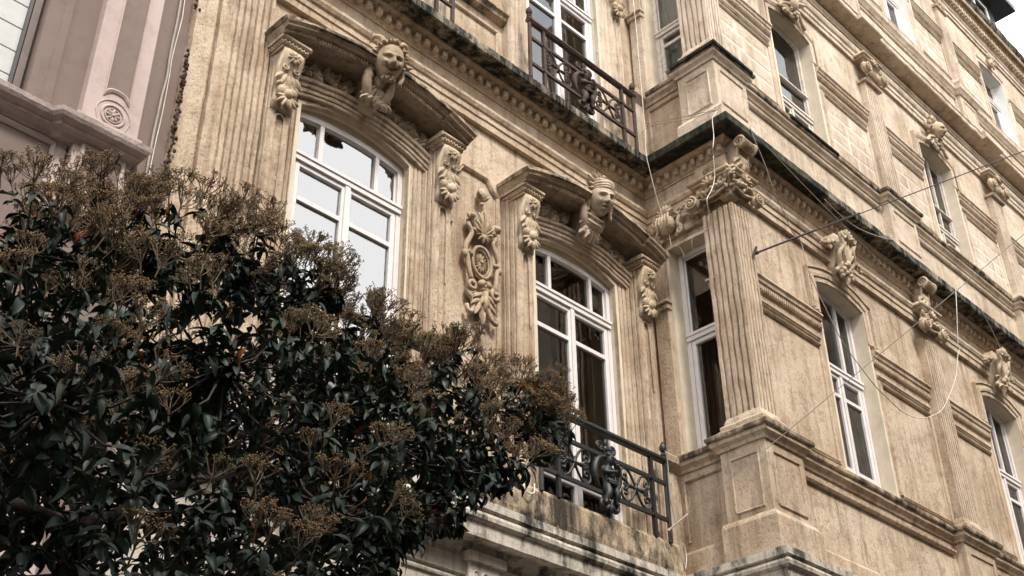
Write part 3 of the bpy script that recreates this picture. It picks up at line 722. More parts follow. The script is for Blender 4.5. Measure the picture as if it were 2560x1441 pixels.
# ================================================================== THE BAY: pedestals, pilasters, capitals, imposts, panels
def steps(zbase, zt, proj=.12, half=.36, corner=True):
    p = [(XS, -.0), (XS, -.70), (XS-proj, -.70), (XS-proj, YB-proj), (9.40, YB-proj), (9.40, YB)]
    for c in PX: p += [(c-half, YB), (c-half, YB-proj), (c+half, YB-proj), (c+half, YB)]
    return p+[(27, YB)]
def podium(z0, z1, zs, mat, dark):
    st = steps(0, 0)
    m = MB(); m.sweep(st, [(-.14, z1-.16), (.02, z1-.16), (.03, z1-.13), (.065, z1-.10), (.07, z1-.06), (-.14, z1-.06)], .12); m.build('sill_band', mat, BLD, .004)
    m = MB(); m.sweep(st, [(-.14, z1-.06), (.085, z1-.06), (.095, z1-.045), (.098, z1-.015), (.085, z1), (-.14, z1+.012)], .10); m.build('sill_band', dark, BLD, .006, label='dark stained top of the sill band')
    m = MB(); m.sweep([(XS, -.0), (XS, YB), (27, YB)], [(-.02, z0), (.045, z0), (.045, z0+.02), (.04, zs-.04), (.03, zs-.02), (.01, zs), (-.02, zs)], .12); m.build('plinth', mat, BLD, .005)
    def ped(u0, u1, zz0, zz1, tf, o, frame=True):
        q = MB(tf); q.archsweep([(u0+.06, zz0+.08), (u0+.06, zz1-.08), (u1-.06, zz1-.08), (u1-.06, zz0+.08), (u0+.06, zz0+.08)], [(0, o), (0, o+.006), (.010, o+.016), (.022, o+.006), (.022, o)]); q.build('panel_moulding', mat, BLD, .003)
    m = MB(); m.box(XS-.12, 9.40, YB-.12, -.70, z0, z1-.1); m.build('pedestal', mat, BLD, .004)
    m = MB(); m.sweep([(XS-.12, -.66), (XS-.12, YB-.12), (9.40, YB-.12), (9.40, YB)], [(-.3, z0), (.055, z0), (.055, zs+.02), (.04, zs+.05), (.02, zs+.08), (-.3, zs+.09)], .1); m.build('pedestal_base', mat, BLD, .007, freq=4)
    ped(.76, 1.16, zs+.08, z1-.20, side(XS-.12), 0); ped(XS-.08, 9.36, zs+.08, z1-.20, front(YB-.12), 0)
    for c in PX:
        m = MB(FB); m.box(c-.36, c+.36, -.02, .12, z0, z1-.1); m.build('pedestal', mat, BLD, .004); ped(c-.32, c+.32, zs+.08, z1-.2, front(YB-.12), 0)
    q = MB(FS); q.archsweep([(.20, zs+.08), (.20, z1-.26), (.64, z1-.26), (.64, zs+.08)], [(0, 0), (0, .014), (.012, .028), (.026, .014), (.026, 0)]); q.build('panel_moulding', mat, BLD, .004)
    xs = [9.40]+[v for c in PX for v in (c-.36, c+.36)]
    for a, bq in zip(xs[::2], xs[1::2]):
        q = MB(FB); q.archsweep([(a+.06, z1-.30), (bq-.06, z1-.30)], [(0, 0), (0, .03), (.02, .045), (.045, .05), (.06, .03), (.06, 0)]); q.build('string_moulding', mat, BLD, .005)
    m = MB(); m.sweep([(8.70, 0), (8.70, -.13), (8.9, -.13)], [(-.1, z0), (0, z0), (0, z1-.16), (.03, z1-.13), (.07, z1-.09), (.08, z1-.03), (.05, z1), (-.1, z1)], .1); m.build('corner_pier', mat, BLD, .004)
podium(5.33, 6.60, 5.66, 'stone_tan', 'stone_sooty')
podium(10.15, 11.27, 10.36, 'stone_pale', 'stone_sooty')
sc = MB(); sc.sweep([(XS-.12, -.68), (XS-.12, YB-.12), (9.42, YB-.12)], [(.0, 11.215), (.103, 11.215), (.112, 11.225), (.114, 11.262), (.10, 11.276), (.0, 11.29)], .08); sc.build('pedestal_cap', 'sill_black', BLD, .004)
for i, x in enumerate(WX):
    sc = MB(FB); sc.cbox(x-.54, x+.54, .02, .118, 11.232, 11.286, .014); sc.build('window_sill', 'sill_black' if i < 1 else 'stone_sooty', BLD, .004)
def shaft(c, z0, z1, mat, o=.10, h=.18, n=6):
    m = MB(); y0, y1 = YB, YB-o
    extrude(m, [(c-h, y0+.02), (c-h, y1)]+fl((c-h, y1), (c+h, y1), n, .024)+[(c+h, y1), (c+h, y0+.02)], z0, z1); p = m.build('pilaster', mat, BLD, .005)
    q = MB(); q.sweep([(c-h, y0), (c-h, y1), (c+h, y1), (c+h, y0)], [(-.1, z0-.17), (.065, z0-.17), (.065, z0-.11), (.045, z0-.10), (.05, z0-.07), (.04, z0-.05), (.02, z0-.045), (.015, z0-.01), (0, z0+.03), (-.1, z0+.03)], .1); q.build('base', mat, p, .004)
    return p
def cshaft(z0, z1, mat):
    m = MB(); xa, ya = 8.80, -1.18
    extrude(m, [(8.92, -.80), (xa, -.80)]+fl((xa, -.80), (xa, ya), 5, .027)+[(xa, ya)]+fl((xa, ya), (9.10, ya), 5, .024)+[(9.10, ya), (9.10, -1.05)], z0, z1, .09); p = m.build('pilaster', mat, BLD, .007, label='fluted corner pilaster of the bay')
    q = MB(); q.sweep([(8.9, -.80), (xa, -.80), (xa, ya), (9.10, ya), (9.10, -1.08)], [(-.1, z0-.17), (.065, z0-.17), (.065, z0-.11), (.045, z0-.10), (.05, z0-.07), (.04, z0-.05), (.02, z0-.045), (.015, z0-.01), (0, z0+.03), (-.1, z0+.03)], .08); q.build('base', mat, p, .005)
    return p
def volute(m, c, r, sg, d=.06):
    m.ball((c[0], c[1]-.01, c[2]), (r*.96, d, r*.96), 12, 6)
    m.spiral((c[0], c[1]+d*.62, c[2]), r*.86, 2.0*sg, math.pi/2, .86, r*.17, 6, .02)
    m.ball((c[0], c[1]+d*.9, c[2]), (r*.2, r*.2, r*.2), 6, 5)
def capital(parent, tf, c, half, o, z0, z1, seed=1, garland=True, corner=0):
    m = MB(tf); rr = random.Random(seed); h = z1-z0
    # bell and abacus
    m.grid(lambda s, t: (c+(s*2-1)*(half-.004+.03*t*t), o+.006+.05*t*t, z0+h*(.30+.56*t)), 8, 6)
    for i in range(7): m.petal((c-half+.02+(2*half-.04)*i/6, o+.015, z0+h*.36), math.pi/2, h*.24, half*.34, .045, .05, 4, 5)
    r = min(.095, half*.52)
    for s in (-1, 1):
        if corner and s == corner: continue
        volute(m, (c+s*(half+.045), o+.085, z0+h*.36), r, s)
        for k in range(4): m.petal((c+s*(half+.03), o+.05, z0+h*.36-r*.6), -1.57+rr.uniform(-.9, .9), .06, .04, .025, .02, 3, 4)
    if garland:
        for i in range(15):
            t = i/14*2-1; zz = z0+h*.56-.02*(1-t*t)*h; q = rr.uniform(.020, .034)
            m.ball((c+t*half*1.0, o+.08+rr.uniform(-.01, .02), zz+rr.uniform(-.018, .018)), (q, q, q*.9), 7, 5)
        for i in range(16): m.petal((c+rr.uniform(-1, 1)*half, o+.07, z0+h*.62+rr.uniform(-.04, .05)), rr.uniform(0, 6.28), .07, .045, .03, .02, 3, 4)
        m.path([(c-half*.95, o+.07, z0+h*.44), (c, o+.06, z0+h*.36), (c+half*.95, o+.07, z0+h*.44)], .017, 6)
    for a in (.3, .9, 1.57, 2.24, 2.84): m.petal((c, o+.09, z0+h*.70), a, .10, .055, .04, .03, 3, 5)
    m.ball((c, o+.11, z0+h*.74), (.032, .03, .03))
    for z, zz, e, oo in ((.84, .91, .045, .095), (.91, 1.0, .075, .125)): m.cbox(c-half-e, c+half+e, 0, o+oo, z0+h*z, z0+h*zz, .012)
    return m.build('capital', 'stone_carved', parent, .004, True, 12)
def bracket(parent, tf, c, o0, z0, z1, wd=.19):
    # scrolled console in the frieze
    m = MB(tf); h = z1-z0
    prof = [(o0-.05, z1), (o0+.12, z1), (o0+.13, z1-.05), (o0+.12, z1-.11), (o0+.075, z1-.15), (o0+.06, z0+h*.5), (o0+.03, z0+h*.28), (o0+.03, z0+h*.1), (o0+.0, z0), (o0-.05, z0)]
    k = len(prof); m.add([(c+s*wd*.42, o, z) for s in (-1, 1) for o, z in prof], [(j, (j+1) % k, k+(j+1) % k, k+j) for j in range(k)]+[tuple(range(k)), tuple(range(k, 2*k))])
    rs = .082
    m.tube([(c-wd*.56, o0+.13, z1-rs-.01), (c-wd*.46, o0+.13, z1-rs-.01), (c-wd*.2, o0+.13, z1-rs-.01), (c+wd*.2, o0+.13, z1-rs-.01), (c+wd*.46, o0+.13, z1-rs-.01), (c+wd*.56, o0+.13, z1-rs-.01)], [rs*.72, rs*.86, rs*.6, rs*.6, rs*.86, rs*.72], 14)
    for s in (-1, 1):
        pts = [(c+s*wd*.58, o0+.13+rs*.92*(1-.85*t)*math.cos(-1.57+t*12), z1-rs-.01+rs*.92*(1-.85*t)*math.sin(-1.57+t*12)) for t in [i/32 for i in range(33)]]
        m.tube(pts, [.020-.010*i/32 for i in range(33)], 6)
        m.tube(crom([(c+s*wd*.5, o0+.10, z1-.15), (c+s*wd*.48, o0+.075, z0+h*.5), (c+s*wd*.46, o0+.04, z0+h*.25), (c+s*wd*.46, o0+.03, z0+.02)], 3), .018, 5)
    for i in range(9): m.tube([(c-wd*.5+wd*i/8, o0+.135+.0, z1-.155), (c-wd*.5+wd*i/8, o0+.205, z1-.085), (c-wd*.5+wd*i/8, o0+.16, z1-.02)], .008, 4)
    for i, a in enumerate((-2.3, -1.9, -1.57, -1.24, -.84)): m.petal((c, o0+.055, z0+h*.62), a, .19, .075, .045, .01, 4, 6)
    for i, a in enumerate((-2.4, -1.57, -.74)): m.petal((c, o0+.06, z0+h*.42), a, .13, .07, .04, .01, 4, 5)
    return m.build('bracket', 'stone_carved', parent, .003, True)
# first storey of the bay
p = cshaft(6.74, 9.14, 'stone_tan')
cap_s = capital(p, FS, .99, .19, .10, 9.12, 9.54, 3, True, 1); capital(p, FB, 8.96, .15, .10, 9.12, 9.54, 4, True, -1)
bracket(p, FB, 8.98, .11, 9.50, 9.99, .19)
q = MB(FS); q.cbox(.74, 1.14, 0, .055, 9.605, 9.83, .006); rosette(q, (.93, .055, 9.72), .085, 12, .03); q.build('rosette_block', 'stone_carved', p, .002)
q = MB(); q.box(8.785, 8.93, -1.195, -1.06, 9.22, 9.50)
q.ball((8.77, -1.21, 9.44), (.05, .05, .07), 10, 8)                     # flower at the meeting of the two faces
for i in range(14):
    a = random.uniform(0, 6.28); q.ball((8.76+random.uniform(-.03, .03), -1.22+random.uniform(-.03, .03), 9.40+random.uniform(-.07, .08)), random.uniform(.022, .038), 7, 5)
for i in range(10): q.tube(crom([(8.77, -1.21, 9.33+.012*i), (8.73+random.uniform(-.05, .05), -1.25+random.uniform(-.05, .05), 9.40), (8.72+random.uniform(-.06, .06), -1.26+random.uniform(-.06, .06), 9.46)], 3), .014, 5)
q.build('corner_flower', 'stone_carved', p, .003, True)
for i, c in enumerate(PX):
    p = shaft(c, 6.76, 9.13, 'stone_tan'); capital(p, FB, c, .18, .10, 9.08, 9.58, 10+i); bracket(p, FB, c, .09, 9.50, 10.0)
    p = shaft(c, 11.44, 13.36, 'stone_pale'); capital(p, FB, c, .18, .10, 13.34, 13.80, 20+i, False)
    q = MB(FB); q.cbox(c-.22, c+.22, 0, .15, 13.315, 13.355, .01); q.build('necking', 'stone_carved', p, .003)
    p = shaft(c, 15.84, 17.62, 'stone_pale', .06, .17, 5)
    q = MB(FB); q.cbox(c-.20, c+.20, 0, .10, 17.60, 17.66, .01); rosette(q, (c, .08, 17.74), .08, 7, .03); q.spiral((c+.1, .09, 17.74), .05, 1.3, 0, .8, .018); q.spiral((c-.1, .09, 17.74), .05, -1.3, 3.14, .8, .018); q.build('capital', 'stone_carved', p, .003)
cshaft(11.44, 13.36, 'stone_pale')
# strips beside the narrow window of the return wall
for z0, zc, z1, mat in ((6.60, 8.30, 9.36, 'stone_tan'), (11.28, 12.55, 13.7, 'stone_pale')):
    for a, bq in ((.03, .225), (.765, .83)):
        m = MB(FS); ext_z(m, [(a, 0), (a, .035), (a+.012, .05), (bq-.012, .05), (bq, .035), (bq, 0)], z0, zc); m.box(a+.02, bq-.02, 0, .03, zc, z1)
        m.cbox(a-.01, bq+.012, 0, .075, zc-.02, zc+.05, .01); m.cbox(a-.025, bq+.025, 0, .10, zc+.05, zc+.085, .01); m.cbox(a, bq, 0, .06, zc+.085, zc+.12, .01)
        m.build('jamb_strip', mat, BLD, .004)
m = MB(FS); m.cbox(.10, .80, 0, .05, 9.13, 9.22, .01); m.cbox(.04, .86, 0, .035, 9.22, 9.34, .01); m.build('lintel', 'stone_tan', BLD, .004)
# cartouche above it
m = MB(FS); rr = random.Random(2); cc = (.36, .13, 9.25)
m.ball(cc, (.10, .09, .115), 12, 9)
for i in range(5): m.tube(crom([(cc[0]-.075+.0375*i, cc[1]+.055, cc[2]-.08), (cc[0]-.085+.0425*i, cc[1]+.088, cc[2]), (cc[0]-.07+.035*i, cc[1]+.06, cc[2]+.09)], 3), .012, 5)
for s in (-1, 1):
    m.path([(cc[0]+s*.08, .10, cc[2]+.14), (cc[0]+s*.16, .10, cc[2]+.08), (cc[0]+s*.13, .11, cc[2]-.02), (cc[0]+s*.17, .10, cc[2]-.10), (cc[0]+s*.09, .09, cc[2]-.17)], .024, 7, 4)
    m.spiral((cc[0]+s*.165, .12, cc[2]+.10), .045, 1.2*s, 0, .75, .018); m.spiral((cc[0]+s*.15, .12, cc[2]-.13), .04, -1.2*s, 0, .75, .018)
    for k in range(6): m.ball((cc[0]+s*(.20+.035*k), .08, cc[2]+.05-.004*k*k), rr.uniform(.022, .032), 7, 5)
for a in (.2, .7, 1.2, 1.57, 1.95, 2.45, 2.95): m.petal((cc[0], .12, cc[2]+.12), a, .12, .07, .05, .04, 4, 5)
m.build('cartouche', 'stone_carved', BLD, .004, True, 12)
def swagset(m, c, o, z, n, r, dz, seed):
    rr = random.Random(seed)
    for s in (-1, 1):
        for k in range(n):
            q = r*(1-.55*k/n); uu = c+s*(.15+.055*k); zz = z-dz*k/n
            for e in range(3): m.ball((uu+rr.uniform(-.015, .015), o+.05+rr.uniform(-.01, .03), zz+rr.uniform(-.025, .025)), q*rr.uniform(.6, .95), 7, 5)
            m.petal((uu, o+.04, zz), rr.uniform(0, 6.28), .08, .05, .03, .02, 3, 4)
def keystone1(parent, c, seed):
    rr = random.Random(seed); m = MB(FB); z = 9.42
    m.add([(c+s*(.10+.035*t), o, 9.12+.62*t) for s in (-1, 1) for t, o in ((0, .0), (0, .08), (.35, .11), (.7, .16), (.92, .17), (.92, 0))], [(0, 1, 7, 6), (1, 2, 8, 7), (2, 3, 9, 8), (3, 4, 10, 9), (4, 5, 11, 10), (0, 5, 4, 3, 2, 1), (6, 7, 8, 9, 10, 11)])
    for a in (1.0, 1.25, 1.45, 1.69, 1.89, 2.14): m.petal((c, .17, z-.14), a, .30, .06, .06, .06, 4, 6)
    m.ball((c, .20, z-.12), (.04, .04, .05), 8, 6)
    for s in (-1, 1):
        m.path([(c+s*.06, .26, z+.26), (c+s*.15, .25, z+.20), (c+s*.10, .24, z+.08), (c+s*.155, .20, z-.04), (c+s*.10, .15, z-.16), (c+s*.15, .12, z-.24)], .027, 7, 4)
        m.spiral((c+s*.12, .27, z+.21), .05, 1.3*s, 0, .8, .02)
    for i in range(22): m.ball((c+rr.uniform(-.10, .10), .16+rr.uniform(-.03, .05), z-.20+rr.uniform(-.09, .08)), rr.uniform(.018, .036), 7, 5)
    for a in (.3, .8, 1.3, 1.8, 2.3, 2.8): m.petal((c, .25, z+.20), a, .12, .07, .04, .03, 4, 5)
    for i in range(12): m.petal((c+rr.uniform(-.1, .1), .15, z-.15+rr.uniform(-.1, .1)), rr.uniform(3.6, 5.8), .12, .06, .04, .02, 3, 4)
    swagset(m, c, .08, z+.14, 6, .042, .16, seed)
    m.build('keystone', 'stone_carved', parent, .004, True, 12)
for i, x in enumerate(WX):
    # first storey surround: bead moulding round the arch down to the imposts
    a = MB(FB); a.archsweep([(x-.50, 8.52)]+arc(x, .50, 8.94, .10, 18)+[(x+.50, 8.52)], [(-.012, 0), (-.012, .03), (.03, .032), (.036, .02), (.05, .045), (.085, .05), (.10, .035), (.15, .03), (.155, .05), (.175, .05), (.175, 0)])
    sur = a.build('window_surround', 'stone_tan', BLD, .004, label='arched surround of the %s bay window' % ('nearest', 'second', 'third', 'fourth')[i])
    bd = MB(FB); P = arc(x, .62, 8.99, .125, 40)
    P = [(x-.62, 8.55+.45*k/14) for k in range(14)]+P+[(x+.62, 8.99-.45*k/14) for k in range(14)]
    for p in P: bd.ball((p[0], .036, p[1]), (.013, .016, .013), 5, 4)
    bd.build('bead_row', 'stone_carved', sur, kind='stuff')
    keystone1(sur, x, 30+i)
    # second storey surround
    a = MB(FB); a.archsweep([(x-.50, 12.86)]+arc(x, .50, 13.20, .10, 18)+[(x+.50, 12.86)], [(-.012, 0), (-.012, .03), (.05, .035), (.06, .02), (.10, .045), (.15, .05), (.16, 0)])
    sur = a.build('window_surround', 'stone_pale', BLD, .004, label='arched surround of the %s second storey bay window' % ('nearest', 'second', 'third', 'fourth')[i])
    bd = MB(FB); P = arc(x, .58, 13.23, .12, 36); P = [(x+s*.58, 12.88+.36*k/9) for s in (-1, 1) for k in range(9)]+P
    for p in P: bd.ball((p[0], .04, p[1]), (.012, .015, .012), 5, 4)
    bd.build('bead_row', 'stone_carved', sur, kind='stuff')
    k = MB(FB); rr = random.Random(50+i)
    if i == 1:
        hd = face_mesh(.30); place(hd, k, (x, .16, 13.60), -.3, .0)
        for q in range(46):
            aa = rr.uniform(-.5, 3.64); k.ball((x+.16*math.cos(aa)*rr.uniform(.9, 1.2), .12+rr.uniform(-.03, .05), 13.63+.17*math.sin(aa)*rr.uniform(.9, 1.15)), rr.uniform(.022, .036), 7, 5)
        for aa in (.4, .9, 1.4, 1.8, 2.3, 2.8): k.petal((x, .10, 13.74), aa, .17, .08, .05, .05)
    else:
        for aa in (.3, .75, 1.2, 1.57, 1.95, 2.4, 2.85): k.petal((x, .12, 13.52), aa, .26, .09, .06, .09, 4, 6)
        k.ball((x, .14, 13.50), (.09, .08, .12), 10, 8)
    for s in (-1, 1):
        k.spiral((x+s*.20, .10, 13.66), .07, 1.4*s, 0, .8, .024)
        k.path([(x+s*.08, .12, 13.46), (x+s*.20, .10, 13.42), (x+s*.27, .09, 13.32), (x+s*.33, .08, 13.30)], .026, 6)
    for q in range(16): k.ball((x+rr.uniform(-.12, .12), .10+rr.uniform(-.02, .04), 13.36+rr.uniform(-.05, .06)), rr.uniform(.018, .034), 7, 5)
    for q in range(10): k.petal((x+rr.uniform(-.2, .2), .08, 13.38+rr.uniform(-.06, .05)), rr.uniform(3.4, 6.0), .11, .06, .04, .03)
    k.build('keystone', 'stone_carved', sur, .004, True, 12, label='carved female head keystone' if i == 1 else None)
    # top storey
    a = MB(FB); a.archsweep([(x-.49, 15.64)]+arc(x, .49, 17.36, .03, 6)+[(x+.49, 15.64)], [(-.012, 0), (-.012, .025), (.06, .03), (.07, .045), (.12, .05), (.13, 0)])
    sur = a.build('window_surround', 'stone_pale', BLD, .004)
    k = MB(FB); k.ball((x, .08, 17.56), (.09, .07, .13), 9, 7)
    for s in (-1, 1): k.spiral((x+s*.09, .11, 17.66), .06, 1.3*s, 0, .8, .022); k.spiral((x+s*.06, .10, 17.45), .04, -1.3*s, 0, .8, .018)
    for aa in (-2.2, -1.57, -.9, .6, 1.57, 2.5): k.petal((x, .10, 17.58), aa, .16, .07, .04, .02)
    k.build('keystone', 'stone_carved', sur, .004, True)
# impost bands, panels with ashlar blocks between windows and pilasters
def impost(a, b, z0, z1, mat):
    h = z1-z0; m = MB(FB)
    m.archsweep([(a, z1), (b, z1)], [(0, 0), (0, .070), (-.02*h/.32-.005, .075), (-.045*h/.32, .055), (-.075*h/.32, .048), (-.085*h/.32, .030), (-.165*h/.32, .028), (-.175*h/.32, .012), (-.18*h/.32, 0)])
    m.archsweep([(a+.05, z0+.05), (b-.05, z0+.05)], [(0, 0), (0, .026), (-.015, .030), (-.03, .016), (-.04, .012), (-.04, 0)])
    o = m.build('impost', mat, BLD, .004)
    bd = MB(FB); n = int((b-a)/.036)
    for i in range(n): bd.box(a+(b-a)*(i+.2)/n, a+(b-a)*(i+.75)/n, .02, .044, z1-.155*h/.32, z1-.112*h/.32)
    bd.build('bead_row', 'stone_carved', o, kind='stuff')
BL = {}
def blocks(a, b, z0, z1, mat, seed, rows=4, gap=.022, par=None):
    # ashlar blocks proud of a pale mortar bed
    rr = random.Random(seed); m = MB(FB); m.quad((a, .004, z0), (b, .004, z0), (b, .004, z1), (a, .004, z1)); bed = m.build('mortar_bed', 'mortar', BLD)
    z = z0; rh = (z1-z0)/rows
    for r in range(rows):
        cut = a+(b-a)*rr.choice((.34, .46, .60, .70)); xs = [a, cut, b]; zt = z+rh*rr.uniform(.96, 1.04) if r < rows-1 else z1
        for p, q in zip(xs[:-1], xs[1:]):
            g = gap*rr.uniform(.5, 1.7); bl = MB(FB); n = 5
            e = [(p+g, z+g), (q-g, z+g), (q-g, zt-g), (p+g, zt-g)]
            ring = []
            for i in range(4):
                A, B = e[i], e[(i+1) % 4]
                for t in range(n): ring.append((A[0]+(B[0]-A[0])*t/n+rr.gauss(0, .004), A[1]+(B[1]-A[1])*t/n+rr.gauss(0, .004)))
            k = len(ring); cu, cz = (p+q)/2, (z+zt)/2
            bl.add([(u, .002, v) for u, v in ring]+[(cu+(u-cu)*.965, .007, cz+(v-cz)*.965) for u, v in ring], [(i, (i+1) % k, k+(i+1) % k, k+i) for i in range(k)]+[tuple(range(k, 2*k))])
            bl.build('stone_block', mat, bed)
        z = zt
pe = [9.10]+[v for c in PX for v in (c-.18, c+.18)]
for i, x in enumerate(WX):
    l0, l1 = pe[2*i]+.005, x-.535; r0, r1 = x+.535, pe[2*i+1]-.005
    for s, (a, b) in enumerate(((l0, l1), (r0, r1))):
        impost(a, b if s else b+.0, 8.12, 8.46, 'stone_tan'); impost(a, b, 12.48, 12.80, 'stone_pale'); impost(a, b, 16.72, 17.0, 'stone_pale')
        for z0, z1, mat, n in ((6.62, 8.10, 'stone_tan', 3), (11.32, 12.44, 'stone_pale', 4), (15.76, 16.70, 'stone_pale', 3)):
            q = MB(FB); q.archsweep([(a+.10, z0+.10), (a+.10, z1-.06), (b-.10, z1-.06), (b-.10, z0+.10), (a+.10, z0+.10)], [(0, 0), (0, .018), (.012, .03), (.026, .018), (.036, .026), (.046, .0)]); q.build('panel_moulding', mat, BLD, .004)
            if i < 3 and mat == 'stone_pale': blocks(a+.10, b-.10, z0+.10, z1-.06, mat, i*17+s*5+int(z0), n, .026)
# ------------------------------------------------------------------ upper entablatures, roof
BP = [(XS, -.0), (XS, YB), (27, YB)]
band('architrave', 'stone_pale', [(-.05, 13.72), (.04, 13.72), (.045, 13.79), (.06, 13.80), (.062, 13.87), (.085, 13.89), (.10, 13.93), (.10, 13.96), (-.05, 13.97)], BP)
band('frieze_moulding', 'stone_pale', [(-.05, 14.20), (.02, 14.20), (.035, 14.22), (.025, 14.235), (.045, 14.25), (.045, 14.29), (-.05, 14.30)], BP)
m = MB(FB)
for i in range(60):
    u = XS+.25+i*.302; m.spiral((u, .022, 14.08), .045, 1.3, 0, .8, .016)
    if u > 26.5: break
m.build('frieze_scrolls', 'stone_pale', BLD, .002, True, kind='stuff')
band('cornice', 'stone_pale', [(-.05, 14.345), (.24, 14.35), (.255, 14.365), (.26, 14.43), (.275, 14.445), (.275, 14.475), (-.05, 14.51)], BP, .011, .07, 'crumbling middle cornice of the bay')
for c in PX:
    q = MB(FB); q.cbox(c-.30, c+.30, .18, .33, 14.345, 14.49, .012); q.build('cornice_break', 'stone_pale', BLD, .008)
podz = steps(0, 0, .09, .30)
m = MB(); m.sweep(podz, [(-.14, 15.42), (.02, 15.42), (.05, 15.47), (.075, 15.50), (.08, 15.57), (.09, 15.60), (-.14, 15.62)], .12); m.build('sill_band', 'stone_pale', BLD, .006)
m = MB(); m.sweep([(9.40, YB), (27, YB)], [(-.05, 14.53), (.10, 14.53), (.10, 14.60), (.06, 14.64), (.02, 14.66), (-.05, 14.66)], .12); m.build('plinth', 'stone_pale', BLD, .005)
for c in PX:
    q = MB(FB); q.cbox(c-.28, c+.28, -.02, .085, 14.53, 15.42, .01); q.archsweep([(c-.2, 14.75), (c-.2, 15.3), (c+.2, 15.3), (c+.2, 14.75), (c-.2, 14.75)], [(0, .085), (0, .095), (.02, .10), (.02, .085)]); q.build('pedestal', 'stone_pale', BLD, .004)
for a, bq in zip([9.4]+[c+.3 for c in PX[:-1]], [c-.3 for c in PX]):
    q = MB(FB); q.archsweep([(a+.06, 14.78), (a+.06, 15.30), (bq-.06, 15.30), (bq-.06, 14.78), (a+.06, 14.78)], [(0, 0), (0, .02), (.02, .035), (.05, .03), (.05, 0)]); q.build('panel_moulding', 'stone_pale', BLD, .004)
band('architrave', 'stone_pale', [(-.05, 17.86), (.03, 17.86), (.035, 17.92), (.055, 17.93), (.06, 17.99), (.085, 18.02), (.085, 18.04), (-.05, 18.05)], BP)
band('bed_moulding', 'stone_grimy', [(-.05, 18.24), (.03, 18.24), (.05, 18.27), (.06, 18.28), (.06, 18.44), (.10, 18.46), (.13, 18.50), (-.05, 18.51)], BP)
far = MB(FB); u = 9.2
while u < 26.8: far.box(u-.03, u+.03, .05, .115, 18.29, 18.41); u += .11
far.build('dentil_row', 'stone_carved', BLD, .003, kind='stuff')
band('cornice', 'stone_grimy', [(-.05, 18.511), (.185, 18.511), (.19, 18.53), (.195, 18.60), (-.05, 18.61)], BP, .006)
band('gutter', 'slab_black', [(-.10, 18.61), (.20, 18.61), (.225, 18.66), (.24, 18.74), (.21, 18.78), (-.10, 18.79)], BP, .012, .08, 'black mossy gutter along the roof edge')
rf = MB(); rf.sweep([(XS+.1, .2), (XS+.1, YB+.12), (27, YB+.12)], [(0, 18.7), (-1.1, 20.6), (-6, 20.9), (-6, 18.7)], 2); rf.build('roof', 'zinc', BLD)

# band and small corbel pieces of the recessed front
for a, bq in ((5.72, 6.64),):
    m = MB(F0); m.archsweep([(a, 11.06), (bq, 11.06)], [(0, 0), (0, .115), (-.03, .12), (-.055, .09), (-.09, .08), (-.11, .03), (-.12, 0)]); m.build('sill_band', 'stone_sooty', BLD, .005)
    m = MB(F0); m.archsweep([(a+.1, 10.40), (a+.1, 10.78), (bq-.1, 10.78), (bq-.1, 10.40)], [(0, 0), (0, .014), (.012, .03), (.03, .018), (.04, .0)]); m.build('panel_moulding', 'stone_pale', BLD, .004)
bracket(BLD, F0, 3.64, .13, 9.30, 9.99, .30)
